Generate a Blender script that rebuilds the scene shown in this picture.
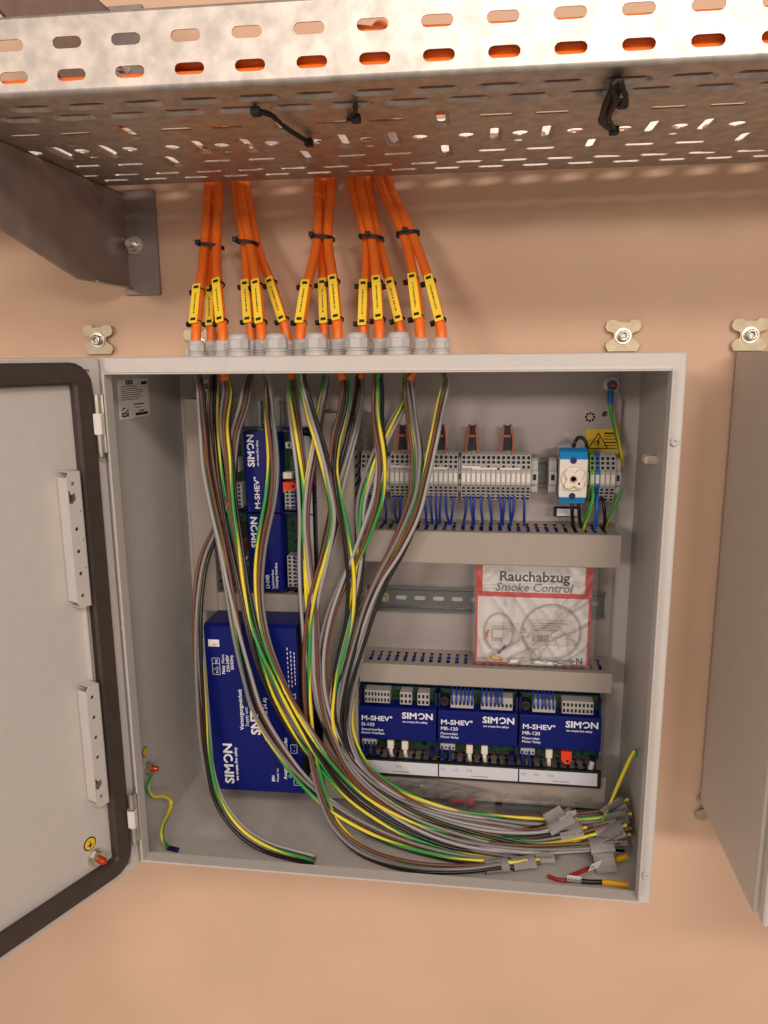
import bpy, bmesh, math, random
from mathutils import Vector as V, Matrix
from mathutils.geometry import delaunay_2d_cdt
random.seed(7)
for o in list(bpy.data.objects): bpy.data.objects.remove(o)
SC = bpy.context.scene
COL = SC.collection
pi = math.pi

# ------------------------------------------------------------------ camera
CAM = V((.1129, -.7543, .2979)); FPX = 763.0
RT = V((.9909, .1346, -.0092)); UP = V((-.0179, .1988, .9799)); FW = V((-.1337, .9708, -.1994))
cd = bpy.data.cameras.new('camera'); co = bpy.data.objects.new('camera', cd); COL.objects.link(co)
m3 = Matrix((RT, UP, -FW)).transposed()
co.matrix_world = Matrix.Translation(CAM) @ m3.to_4x4()
cd.sensor_fit = 'VERTICAL'; cd.sensor_height = 32.0; cd.lens = FPX*32.0/1024; cd.clip_start = .02
SC.camera = co
# ------------------------------------------------------------------ light
w = bpy.data.worlds.new('room'); SC.world = w; w.use_nodes = True
w.node_tree.nodes['Background'].inputs[0].default_value = (1.0, .82, .69, 1)
w.node_tree.nodes['Background'].inputs[1].default_value = .44
def area(name, loc, tgt, sx, sy, power, col):
    l = bpy.data.lights.new(name, 'AREA'); l.shape = 'RECTANGLE'; l.size = sx; l.size_y = sy; l.energy = power; l.color = col
    o = bpy.data.objects.new(name, l); COL.objects.link(o); o.location = loc
    o.rotation_euler = (V(tgt)-V(loc)).to_track_quat('-Z', 'Y').to_euler()
    return o
area('ceiling_lamp_near', (.55, -1.95, 1.40), (.0, .1, .0), 1.6, .22, 27, (1, .88, .80))
area('ceiling_lamp_far_left', (-2.6, -6.2, 1.42), (0, 0, .1), 1.3, .5, 92, (1, .87, .78))
area('ceiling_lamp_far_right', (1.9, -6.2, 1.42), (0, 0, .1), 1.3, .5, 81, (1, .87, .78))
SC.view_settings.view_transform = 'Standard'; SC.view_settings.look = 'None'
SC.view_settings.gamma = 1.0; SC.view_settings.use_curve_mapping = False
SC.view_settings.exposure = 0.0

# ------------------------------------------------------------------ photo pixel -> place
def ray(u, v): return RT*((u-384)/FPX) + UP*(-(v-512)/FPX) + FW
def PY(u, v, y):
    d = ray(u, v); return CAM + d*((y-CAM.y)/d.y)
def PZ(u, v, z):
    d = ray(u, v); return CAM + d*((z-CAM.z)/d.z)
def PX(u, v, x):
    d = ray(u, v); return CAM + d*((x-CAM.x)/d.x)

# ------------------------------------------------------------------ materials
def lin(c):
    c = c/255.0
    return c/12.92 if c <= .04045 else ((c+.055)/1.055)**2.4
MATS = {}
def mat(name, rgb, rough=.5, metal=0.0, var=0.0, vscale=40.0, bump=0.0, bscale=300.0, rgb2=None, coat=0.0, emis=None):
    m = bpy.data.materials.new(name); m.use_nodes = True; nt = m.node_tree; b = nt.nodes['Principled BSDF']
    c = tuple(lin(x) for x in rgb)+(1,)
    b.inputs['Base Color'].default_value = c; b.inputs['Roughness'].default_value = rough; b.inputs['Metallic'].default_value = metal
    if coat: b.inputs['Coat Weight'].default_value = coat
    tc = None
    if var or rgb2 or bump: tc = nt.nodes.new('ShaderNodeTexCoord')
    if var or rgb2:
        n = nt.nodes.new('ShaderNodeTexNoise'); n.inputs['Scale'].default_value = vscale; n.inputs['Detail'].default_value = 6
        nt.links.new(tc.outputs['Object'], n.inputs['Vector'])
        r = nt.nodes.new('ShaderNodeValToRGB')
        c2 = tuple(lin(x) for x in rgb2)+(1,) if rgb2 else tuple(x*(1-var) for x in c[:3])+(1,)
        c1 = c if rgb2 else tuple(min(1, x*(1+var)) for x in c[:3])+(1,)
        r.color_ramp.elements[0].position = .35; r.color_ramp.elements[1].position = .65
        r.color_ramp.elements[0].color = c2; r.color_ramp.elements[1].color = c1
        nt.links.new(n.outputs[0], r.inputs[0]); nt.links.new(r.outputs[0], b.inputs['Base Color'])
    if bump:
        n2 = nt.nodes.new('ShaderNodeTexNoise'); n2.inputs['Scale'].default_value = bscale; n2.inputs['Detail'].default_value = 3
        nt.links.new(tc.outputs['Object'], n2.inputs['Vector'])
        bp = nt.nodes.new('ShaderNodeBump'); bp.inputs['Strength'].default_value = bump; bp.inputs['Distance'].default_value = .001
        nt.links.new(n2.outputs[0], bp.inputs['Height']); nt.links.new(bp.outputs[0], b.inputs['Normal'])
    MATS[name] = m; return m
mat('wall_paint', (214, 180, 153), .75, var=.05, vscale=5, bump=.25, bscale=70)
mat('grey_paint', (196, 190, 184), .42, var=.02, vscale=60, bump=.12, bscale=900)
mat('inner_paint', (186, 180, 175), .45, var=.02, vscale=60, bump=.1, bscale=900)
mat('plate_zinc', (172, 163, 160), .38, .35, var=.06, vscale=14, bump=.05, bscale=200)
mat('galvanised', (186, 178, 170), .46, .85, var=.16, vscale=70, bump=.08, bscale=160)
mat('zinc', (205, 200, 190), .3, .95, var=.08, vscale=60)
mat('zinc_yellow', (176, 164, 138), .45, .7, var=.1, vscale=90)
mat('steel_dark', (142, 132, 127), .5, .25, var=.12, vscale=25, bump=.1, bscale=120)
mat('chrome', (215, 215, 212), .16, 1.0)
mat('rubber_brown', (62, 50, 44), .6, var=.1, vscale=80, bump=.15, bscale=400)
mat('duct_grey', (158, 148, 138), .5, var=.02, vscale=30)
mat('duct_dark', (60, 54, 50), .7)
mat('terminal_grey', (168, 165, 162), .5)
mat('terminal_dark', (112, 110, 110), .55)
mat('hole', (18, 16, 16), .8)
mat('white_plastic', (216, 209, 202), .4)
mat('cream_plastic', (226, 214, 196), .45)
mat('paper', (232, 228, 224), .7)
mat('ink', (28, 26, 28), .7)
mat('ink_grey', (128, 124, 124), .7)
mat('blue_case', (3, 17, 98), .42, var=.06, vscale=20).node_tree.nodes['Principled BSDF'].inputs['Specular IOR Level'].default_value = .28
mat('blue_frame', (5, 15, 72), .4)
mat('print_white', (226, 228, 236), .6)
mat('black_plastic', (16, 15, 16), .6)
mat('black_case', (12, 11, 13), .65)
mat('pcb', (12, 74, 44), .4, rgb2=(8, 46, 30), vscale=160)
mat('chip', (24, 24, 26), .4)
mat('orange_cable', (244, 118, 34), .42, var=.05, vscale=30)
mat('orange_thin', (206, 96, 48), .5)
mat('tag_yellow', (248, 212, 58), .45)
mat('warn_yellow', (238, 196, 34), .5)
mat('gland', (190, 187, 184), .45)
mat('wire_black', (24, 22, 22), .32)
mat('wire_brown', (104, 64, 47), .36)
mat('wire_grey', (124, 119, 118), .32)
mat('wire_silver', (158, 154, 153), .32)
mat('wire_green', (50, 146, 64), .34)
mat('wire_yellow', (228, 206, 52), .34)
mat('wire_blue', (22, 52, 138), .35)
mat('wire_white', (226, 216, 200), .4)
mat('wire_red', (168, 40, 30), .4)
mat('plug_red', (232, 66, 28), .4)
mat('plug_yellow', (236, 178, 24), .4)
mat('tape_grey', (136, 132, 130), .5, var=.05, vscale=60)
mat('cyan_plastic', (22, 128, 190), .25, coat=.5)
mat('term_blue', (24, 96, 190), .45)
mat('term_green', (122, 164, 48), .45)
mat('card_red', (214, 44, 34), .45)
mat('copper_red', (196, 74, 40), .35, .6)
mat('hand_white', (236, 232, 228), .5)
mat('mesh_label', (206, 206, 214), .45)
mat('coil_grey', (188, 182, 176), .4)
mat('rail_steel', (128, 131, 131), .28, .9, var=.06, vscale=40)
mat('flange_brown', (120, 96, 76), .8, rgb2=(86, 72, 62), vscale=45, bump=.4, bscale=120)  # bracket top flange: two mottled browns with a coarse bump
# clear film: thin plastic that lets most light straight through
m = bpy.data.materials.new('clear_film'); m.use_nodes = True; nt = m.node_tree; nt.nodes.clear()
out = nt.nodes.new('ShaderNodeOutputMaterial'); mx = nt.nodes.new('ShaderNodeMixShader'); tr = nt.nodes.new('ShaderNodeBsdfTransparent')
pb = nt.nodes.new('ShaderNodeBsdfPrincipled'); pb.inputs['Base Color'].default_value = (.45, .44, .43, 1); pb.inputs['Roughness'].default_value = .2
pb.inputs['Specular IOR Level'].default_value = .9
fr = nt.nodes.new('ShaderNodeFresnel'); fr.inputs[0].default_value = 1.5
mr = nt.nodes.new('ShaderNodeMapRange'); mr.inputs[3].default_value = .14; mr.inputs[4].default_value = .9
nt.links.new(fr.outputs[0], mr.inputs[0]); nt.links.new(mr.outputs[0], mx.inputs[0])
nt.links.new(tr.outputs[0], mx.inputs[1]); nt.links.new(pb.outputs[0], mx.inputs[2]); nt.links.new(mx.outputs[0], out.inputs[0])
MATS['clear_film'] = m

# ------------------------------------------------------------------ objects
def wmat(o):
    if o is None: return Matrix.Identity(4)
    loc = Matrix.Translation(o.location) @ o.rotation_euler.to_matrix().to_4x4()
    return wmat(o.parent) @ loc
def tag(o, label=None, cat=None, group=None, kind=None):
    if label: o['label'] = label
    if cat: o['category'] = cat
    if group: o['group'] = group
    if kind: o['kind'] = kind
    return o
def thing(name, loc, label=None, cat=None, group=None, rot=(0, 0, 0)):
    o = bpy.data.objects.new(name, None); o.empty_display_size = .01; COL.objects.link(o)
    o.location = loc; o.rotation_euler = rot
    return tag(o, label, cat, group)
def copy_tree(o, parent=None, loc=None):
    c = o.copy(); COL.objects.link(c); c.parent = parent
    if loc is not None: c.location = loc
    for ch in list(o.children): copy_tree(ch, c)
    return c
ONES = ['', 'first', 'second', 'third', 'fourth', 'fifth', 'sixth', 'seventh', 'eighth', 'ninth', 'tenth', 'eleventh', 'twelfth',
        'thirteenth', 'fourteenth', 'fifteenth', 'sixteenth', 'seventeenth', 'eighteenth', 'nineteenth']
def nth(n):
    if n < 20: return ONES[n]
    t = {2: ('twenty', 'twentieth'), 3: ('thirty', 'thirtieth'), 4: ('forty', 'fortieth')}[n//10]
    return t[1] if n % 10 == 0 else t[0]+'-'+ONES[n % 10]

class MB:
    def __init__(s): s.v = []; s.f = []; s.m = []; s.s = []
    def add(s, vs, fs, mi=0, sm=False):
        b = len(s.v); s.v += [V(p) for p in vs]
        for k, f in enumerate(fs):
            s.f.append([b+i for i in f]); s.m.append(mi[k] if isinstance(mi, (list, tuple)) else mi); s.s.append(sm)
        return s
    def box(s, x0, x1, y0, y1, z0, z1, mi=0):
        return s.add([(x, y, z) for x in (x0, x1) for y in (y0, y1) for z in (z0, z1)],
                     [(0, 1, 3, 2), (4, 6, 7, 5), (0, 4, 5, 1), (2, 3, 7, 6), (0, 2, 6, 4), (1, 5, 7, 3)], mi)
    def cbox(s, x0, x1, y0, y1, z0, z1, c=.001, mi=0):
        bm = bmesh.new(); bmesh.ops.create_cube(bm, size=1)
        for v in bm.verts: v.co = V(((x0+x1)/2+v.co.x*(x1-x0), (y0+y1)/2+v.co.y*(y1-y0), (z0+z1)/2+v.co.z*(z1-z0)))
        bmesh.ops.bevel(bm, geom=bm.edges[:], offset=c, segments=1, affect='EDGES')
        bm.verts.index_update(); s.add([v.co.copy() for v in bm.verts], [[v.index for v in f.verts] for f in bm.faces], mi); bm.free(); return s
    def obox(s, c, ax, hx, mi=0):
        c = V(c); a, b, d = [V(q).normalized()*h for q, h in zip(ax, hx)]
        return s.add([c+a*i+b*j+d*k for i in (-1, 1) for j in (-1, 1) for k in (-1, 1)],
                     [(0, 1, 3, 2), (4, 6, 7, 5), (0, 4, 5, 1), (2, 3, 7, 6), (0, 2, 6, 4), (1, 5, 7, 3)], mi)
    def prism(s, poly, f3, d0, d1, mi=0, sm=False):       # poly 2d, f3(a,b,d)
        n = len(poly); vs = [f3(a, b, d0) for a, b in poly]+[f3(a, b, d1) for a, b in poly]
        s.add(vs, [list(range(n))[::-1], [n+i for i in range(n)]], mi)
        s.add(vs, [(i, (i+1) % n, n+(i+1) % n, n+i) for i in range(n)], mi, sm); return s
    def cyl(s, p0, p1, r, n=12, mi=0, r2=None, caps=True, sm=True):
        p0, p1 = V(p0), V(p1); d = (p1-p0).normalized(); a = d.orthogonal().normalized(); b = d.cross(a); r2 = r if r2 is None else r2
        ring = [a*math.cos(2*pi*i/n)+b*math.sin(2*pi*i/n) for i in range(n)]
        vs = [p0+q*r for q in ring]+[p1+q*r2 for q in ring]
        s.add(vs, [(i, (i+1) % n, n+(i+1) % n, n+i) for i in range(n)], mi, sm)
        if caps: s.add(vs, [list(range(n))[::-1], [n+i for i in range(n)]], mi)
        return s
    def lathe(s, prof, org, axis, n=16, mi=0, sm=True, ph=0.0):
        org = V(org); d = V(axis).normalized(); a = V((1, 0, 0)) if abs(d.x) < .9 else V((0, 0, 1)); a = (a-d*a.dot(d)).normalized(); b = d.cross(a)
        vs = []
        for r, h in prof: vs += [org+d*h+(a*math.cos(2*pi*i/n+ph)+b*math.sin(2*pi*i/n+ph))*r for i in range(n)]
        fs = [(k*n+i, k*n+(i+1) % n, (k+1)*n+(i+1) % n, (k+1)*n+i) for k in range(len(prof)-1) for i in range(n)]
        s.add(vs, fs, mi, sm)
        s.add(vs, [list(range(n))[::-1], [(len(prof)-1)*n+i for i in range(n)]], mi); return s
    def tube(s, path, r, n=8, mi=0, caps=True, twist=0.0, mfun=None, flat=1.0, closed=False):
        P = [V(p) for p in path]; N = len(P); fr = frames(P); vs = []; L = 0
        for k in range(N):
            if k: L += (P[k]-P[k-1]).length
            t, a, b = fr[k]; rr = r(k/(N-1)) if callable(r) else r
            for i in range(n):
                ph = 2*pi*i/n+twist*L; vs.append(P[k]+a*math.cos(ph)*rr+b*math.sin(ph)*rr*flat)
        fs = [(k*n+i, k*n+(i+1) % n, (k+1)*n+(i+1) % n, (k+1)*n+i) for k in range(N-1) for i in range(n)]
        ms = [mfun(i) for k in range(N-1) for i in range(n)] if mfun else mi
        s.add(vs, fs, ms, True)
        if caps: s.add(vs, [list(range(n))[::-1], [(N-1)*n+i for i in range(n)]], mi)
        return s
    def sheet(s, outer, holes, f3, d0, d1, mi=0, wall=None):   # flat sheet with real openings; f3(a,b,d)
        vs = [V(p) for p in outer]; es = [(i, (i+1) % len(outer)) for i in range(len(outer))]
        hl = []
        for h in holes:
            b = len(vs); vs += [V(p) for p in h]; n = len(h); es += [(b+i, b+(i+1) % n) for i in range(n)]
            xs = [p[0] for p in h]; ys = [p[1] for p in h]; hl.append((min(xs), max(xs), min(ys), max(ys), h))
        R = delaunay_2d_cdt(vs, es, [], 1, 1e-7); ov, of = R[0], R[2]
        def inside(x, y, h):
            c = False; n = len(h); j = n-1
            for i in range(n):
                if (h[i][1] > y) != (h[j][1] > y) and x < (h[j][0]-h[i][0])*(y-h[i][1])/(h[j][1]-h[i][1])+h[i][0]: c = not c
                j = i
            return c
        keep = []
        for f in of:
            x = sum(ov[i].x for i in f)/len(f); y = sum(ov[i].y for i in f)/len(f)
            if any(a <= x <= b and c <= y <= d and inside(x, y, h) for a, b, c, d, h in hl): continue
            if not inside(x, y, outer): continue
            keep.append(list(f))
        n = len(ov); A = [f3(p.x, p.y, d0) for p in ov]; B = [f3(p.x, p.y, d1) for p in ov]
        fs = [f[::-1] for f in keep]+[[n+i for i in f] for f in keep]
        cnt = {}
        for f in keep:
            for i in range(len(f)):
                e = (f[i], f[(i+1) % len(f)]); k = tuple(sorted(e)); cnt.setdefault(k, []).append(e)
        fs += [(e[0][0], e[0][1], n+e[0][1], n+e[0][0]) for e in cnt.values() if len(e) == 1]
        s.add(A+B, fs, mi); return s
    def build(s, name, mats, parent=None, world=True):
        if isinstance(mats, str): mats = [mats]
        me = bpy.data.meshes.new(name)
        if parent is None:
            lo = V((min(p.x for p in s.v), min(p.y for p in s.v), min(p.z for p in s.v))); hi = V((max(p.x for p in s.v), max(p.y for p in s.v), max(p.z for p in s.v)))
            org = V(((lo.x+hi.x)/2, (lo.y+hi.y)/2, lo.z)); vs = [p-org for p in s.v]
        elif world:
            iv = wmat(parent).inverted(); vs = [iv @ p for p in s.v]
        else: vs = s.v
        me.from_pydata([tuple(p) for p in vs], [], s.f)
        for k in mats: me.materials.append(MATS[k])
        me.polygons.foreach_set('material_index', s.m); me.polygons.foreach_set('use_smooth', s.s)
        me.update()
        o = bpy.data.objects.new(name, me); COL.objects.link(o)
        if parent is None: o.location = org
        else: o.parent = parent
        if name in ('openings', 'components', 'slots', 'print', 'teeth', 'diagram', 'lettering'): o['kind'] = 'stuff'
        return o
def frames(P):
    N = len(P); T = []
    for k in range(N):
        t = P[min(k+1, N-1)]-P[max(k-1, 0)]; T.append(t.normalized())
    a = T[0].cross(V((0, 1, 0)));
    if a.length < .1: a = T[0].cross(V((1, 0, 0)))
    a.normalize(); out = []
    for k in range(N):
        a = a-T[k]*a.dot(T[k]); a.normalize(); out.append((T[k], a.copy(), T[k].cross(a)))
    return out
def cr(pts, n=6):
    P = [V(p) for p in pts]; P = [P[0]*2-P[1]]+P+[P[-1]*2-P[-2]]; o = []
    for i in range(1, len(P)-2):
        for k in range(n):
            t = k/n; a, b, c, d = P[i-1:i+3]
            o.append(.5*((2*b)+(c-a)*t+(2*a-5*b+4*c-d)*t*t+(3*b-a-3*c+d)*t*t*t))
    o.append(P[-2]); return o
def stadium(cx, cy, L, W, ang=0.0, n=5):
    r = W/2; h = L/2-r; p = []
    for k in range(n+1): a = -pi/2+pi*k/n; p.append((h+r*math.cos(a), r*math.sin(a)))
    for k in range(n+1): a = pi/2+pi*k/n; p.append((-h+r*math.cos(a), r*math.sin(a)))
    c, s = math.cos(ang), math.sin(ang)
    return [(cx+x*c-y*s, cy+x*s+y*c) for x, y in p]
def circle(cx, cy, r, n=14): return [(cx+r*math.cos(2*pi*i/n), cy+r*math.sin(2*pi*i/n)) for i in range(n)]
def rect(x0, x1, y0, y1): return [(x0, y0), (x1, y0), (x1, y1), (x0, y1)]
def rrect(x0, x1, y0, y1, r, n=4):
    p = []
    for cx, cy, a0 in ((x1-r, y0+r, -pi/2), (x1-r, y1-r, 0), (x0+r, y1-r, pi/2), (x0+r, y0+r, pi)):
        for k in range(n+1): a = a0+pi/2*k/n; p.append((cx+r*math.cos(a), cy+r*math.sin(a)))
    return p
FRONT = lambda a, b, d: V((a, d, b))       # a=x, b=z, d=y
DG = None
def text(s, size, pos, parent, m='print_white', right=(1, 0, 0), up=(0, 0, 1), bold=0.0, wide=1.0, name='lettering', world=True, ext=.00008, ital=0.0):
    c = bpy.data.curves.new('t', 'FONT'); c.body = s; c.size = size; c.extrude = ext; c.offset = bold; c.resolution_u = 2; c.shear = ital
    o = bpy.data.objects.new('t', c); COL.objects.link(o)
    me = bpy.data.meshes.new_from_object(o.evaluated_get(bpy.context.evaluated_depsgraph_get()))
    bpy.data.objects.remove(o); bpy.data.curves.remove(c)
    r, u = V(right).normalized(), V(up).normalized(); n = r.cross(u)
    M4 = Matrix.Translation(V(pos)) @ Matrix((r, u, n)).transposed().to_4x4() @ Matrix.Scale(wide, 4, (1, 0, 0))
    if parent is not None and world: M4 = wmat(parent).inverted() @ M4
    me.transform(M4); me.name = name; me.materials.clear(); me.materials.append(MATS[m])
    ob = bpy.data.objects.new(name, me); COL.objects.link(ob); ob.parent = parent; return ob
def logo(width, pos, parent, right=(1, 0, 0), up=(0, 0, 1), world=False, name='logo'):
    """five letter word whose fourth letter is an open ring"""
    r, u = V(right), V(up); n = r.cross(u); pos = V(pos); size = width/3.42; b = size*.03; cap = size*.70; R = cap*.53; wd = 1.12
    def ext(o):
        q = [(v.co-pos).dot(r) for v in o.data.vertices]; return min(q), max(q)
    o = text('SIM', size, pos, parent, bold=b, wide=wd, right=right, up=up, name=name, world=world); e = ext(o)[1]
    mb = MB(); a0, a1 = math.radians(-125), math.radians(170); K = 20; cx = e+size*.09+R*1.08; vs = []
    for k in range(K+1):
        a = a0+(a1-a0)*k/K
        for q in (R, R*.60): vs.append(pos+r*(cx+math.cos(a)*q*1.08)+u*(cap*.5+math.sin(a)*q)+n*.00008)
    mb.add(vs, [(2*k, 2*k+1, 2*k+3, 2*k+2) for k in range(K)]); mb.build(name, 'print_white', parent, world=world)
    text('N', size, pos+r*(cx+R*1.08+size*.03), parent, bold=b, wide=wd, right=right, up=up, name=name, world=world)
def sweep_rect(mb, prof, hw, hh, cx=0, cz=0, mi=0, f3=FRONT, closed_profile=True):
    """sweep (inset, depth) profile round a rectangle, mitred"""
    n = len(prof); vs = []
    for sx, sz in ((-1, -1), (1, -1), (1, 1), (-1, 1)):
        for i, d in prof: vs.append(f3(cx+sx*(hw-i), cz+sz*(hh-i), d))
    fs = []
    for c in range(4):
        c2 = (c+1) % 4
        for k in range(n if closed_profile else n-1):
            k2 = (k+1) % n; fs.append((c*n+k, c2*n+k, c2*n+k2, c*n+k2))
    mb.add(vs, fs, mi)

# ================================================================== setting
YW = .2465
mb = MB(); mb.box(-3.2, 3.2, YW, YW+.12, -1.6, 1.7)
wall = mb.build('wall_back', 'wall_paint'); tag(wall, 'peach painted wall behind the cabinets', 'wall', kind='structure')

# ================================================================== open control cabinet
cab = thing('control_cabinet', (0, .13, -.3), 'open light grey steel control cabinet full of wiring below the cable tray', 'cabinet')
mb = MB()
prof = [(.0, .2385), (.0, .0225), (.0006, .0206), (.002, .0197), (.0150, .0197), (.0157, .019), (.0158, .001), (.0163, 0), (.0171, 0), (.0177, .001), (.0178, .0170),
        (.0135, .0185), (.0135, .0208), (.0015, .0212), (.0015, .2370)]
sweep_rect(mb, prof, .3, .3, closed_profile=False)
mb.box(-.3, .3, .2370, .2400, -.3, .3)
body = mb.build('body', 'grey_paint', cab)
mb = MB()
for x, z in ((.2925, .214), (.2925, -.263), (-.2925, .0)):
    mb.lathe([(.0042, 0), (.0042, -.0022), (.0034, -.003), (.0018, -.003), (.0018, -.0012)], (x, .0197, z), (0, 1, 0), 14)
mb.build('screw', 'grey_paint', cab)
# wall lugs
def lug(parent, x, z, flip=1):
    P = [(-.017, -.0185), (.017, -.0185), (.0205, -.012), (.019, -.0075), (.011, -.0025), (.011, .0035), (.019, .0065), (.0215, .011), (.0195, .018), (.014, .0195), (.009, .0195),
         (.006, .0165), (-.006, .0165), (-.009, .0195), (-.014, .0195), (-.0195, .018), (-.0215, .011), (-.019, .0065), (-.011, .0035), (-.011, -.0025), (-.019, -.0075), (-.0205, -.012)]
    mb = MB(); mb.prism([(x+a, z+flip*b) for a, b in P], FRONT, .2385, .2416)
    mb.box(x-.016, x+.016, .2416, YW, z-.018, z-.012); mb.box(x-.005, x+.005, .2416, YW, z+.008, z+.016)
    o = mb.build('mounting_lug', 'zinc_yellow', parent)
    b = MB(); b.lathe([(.0098, .0), (.0098, -.0016)], (x, .2385, z), (0, 1, 0), 18)
    b.lathe([(.0068, 0), (.0068, -.0062), (.0058, -.0072), (.0036, -.0072), (.0034, -.003)], (x, .2369, z), (0, 1, 0), 12)
    b.build('bolt', 'zinc', o)
    c = MB(); c.lathe([(.0035, 0), (.0035, -.0006)], (x, .2345, z), (0, 1, 0), 6); c.build('socket', 'hole', o)
lug(cab, -.4149+.1335, .3225) if False else None
for u, v in ((98, 340), (623, 336)):
    p = PY(u, v, .2385); lug(cab, p.x, p.z)
p = PY(196, 343, .2385); 
lug(cab, p.x+.004, p.z-.002)
# mounting plate
NP = .222
mb = MB()
hs = [circle(x, z, .004) for x in (-.262, .262) for z in (.262, -.262)]
hs += [circle(*((lambda q: (q.x, q.z))(PY(605, 414, NP))), .0035, 10)]
mb.sheet([(-.2745, -.276), (.2745, -.276), (.2745, .245), (.2705, .252), (.2705, .283), (-.2745, .283)], hs, FRONT, NP, NP+.0025)
mb.build('mounting_plate', 'plate_zinc', cab)
def stud(parent, c, axis, s=1.0, red=True, name='earth_stud'):
    c = V(c); a = V(axis).normalized(); mb = MB()
    mb.lathe([(.0085*s, 0), (.0085*s, .002*s)], c, a, 18, 0); mb.lathe([(.0066*s, 0), (.0066*s, .0055*s)], c+a*.002*s, a, 6, 0, sm=False)
    mb.lathe([(.0036*s, 0), (.0036*s, .010*s), (.0025*s, .0115*s)], c+a*.004*s, a, 12, 1)
    return mb.build(name, ['zinc', 'copper_red' if red else 'zinc'], parent)
p = PY(611, 385, NP); stud(cab, (p.x, NP, p.z), (0, -1, 0), 1.1)
for u, v in ((208, 386),):
    p = PY(u, v, NP); stud(cab, (p.x, NP, p.z), (0, -1, 0), 1.0, False, 'plate_bolt')
# perforated vent disc on the plate
p = PY(590, 417, NP); mb = MB()
mb.lathe([(.0075, 0), (.0075, -.0006)], (p.x, NP, p.z), (0, 1, 0), 18, 0)
for k in range(8):
    a = k*pi/4; mb.lathe([(.0016, 0), (.0016, -.0003)], (p.x+.0048*math.cos(a), NP-.0006, p.z+.0048*math.sin(a)), (0, 1, 0), 8, 1)
mb.build('plug_disc', ['zinc_yellow', 'hole'], cab)
# earth stud on the left inner wall
p = PX(147, 768, -.2985); stud(cab, p, (1, 0, 0), .95)
mb = MB(); q = PX(144.5, 752, -.2984); mb.lathe([(.0065, 0), (.0065, .0004)], q, (1, 0, 0), 16, 0); mb.lathe([(.0052, 0), (.0052, .0003)], q+V((.0004, 0, 0)), (1, 0, 0), 16, 1)
mb.build('earth_sticker', ['ink', 'warn_yellow'], cab)
# small stop on the right inner wall
p = PX(655, 459, .2985); mb = MB(); mb.cbox(.286, .2985, p.y-.010, p.y+.008, p.z-.0045, p.z+.0045, .0015)
mb.prism([(p.y-.010, p.z-.004), (p.y-.016, p.z), (p.y-.010, p.z+.004)], lambda a, b, d: V((d, a, b)), .288, .2985)
mb.build('door_stop', 'cream_plastic', cab)
# rating label on the left inner wall
a, b = PX(117, 378, -.2984), PX(150, 415, -.2984)
y0, y1, z0, z1 = a.y, b.y, b.z, a.z-.002
mb = MB(); mb.box(-.2985, -.2981, y0, y1, z0, z1); lab = mb.build('rating_label', 'paper', cab)
mb = MB(); random.seed(3); X0, X1 = -.2981, -.2979; W_ = y1-y0; H_ = z1-z0
def inkbar(ya, yb, za, zb): mb.box(X0, X1, y0+ya*W_, y0+yb*W_, z0+za*H_, z0+zb*H_)
for k in range(7):
    z = .48+k*.055; inkbar(.08, .08+random.uniform(.5, .85), z, z+.016)
inkbar(.05, .22, .07, .1); inkbar(.45, .8, .33, .36); inkbar(.5, .7, .25, .27)
for i in range(6):
    for j in range(6):
        if random.random() < .55: inkbar(.06+i*.035, .095+i*.035, .05+j*.04, .09+j*.04)
for k in range(4): inkbar(.25+k*.06, .29+k*.06, .86, .98)
inkbar(.75, .95, .84, .92); inkbar(.5, .92, .05, .12); inkbar(.62, .8, .15, .18)
mb.build('print', 'ink', lab)
# hinges
for v, du in ((424, 0), (818, 0)):
    u = 99 if v < 600 else 132.5
    p = PY(u, v, -.004); mb = MB()
    mb.cyl((p.x, p.y, p.z-.030), (p.x, p.y, p.z+.030), .0036, 12, 0)
    mb.cyl((p.x, p.y, p.z-.034), (p.x, p.y, p.z-.030), .0028, 12, 0)
    mb.box(p.x, p.x+.006, p.y+.001, p.y+.02, p.z-.030, p.z+.030, 0)
    h = mb.build('hinge', ['zinc'], cab)
    c = MB(); c.cyl((p.x, p.y, p.z-.011), (p.x, p.y, p.z+.011), .0050, 12); c.cbox(p.x-.004, p.x+.005, p.y-.005, p.y+.004, p.z-.011, p.z+.011, .001); c.build('hinge_clip', 'white_plastic', h)
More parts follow.
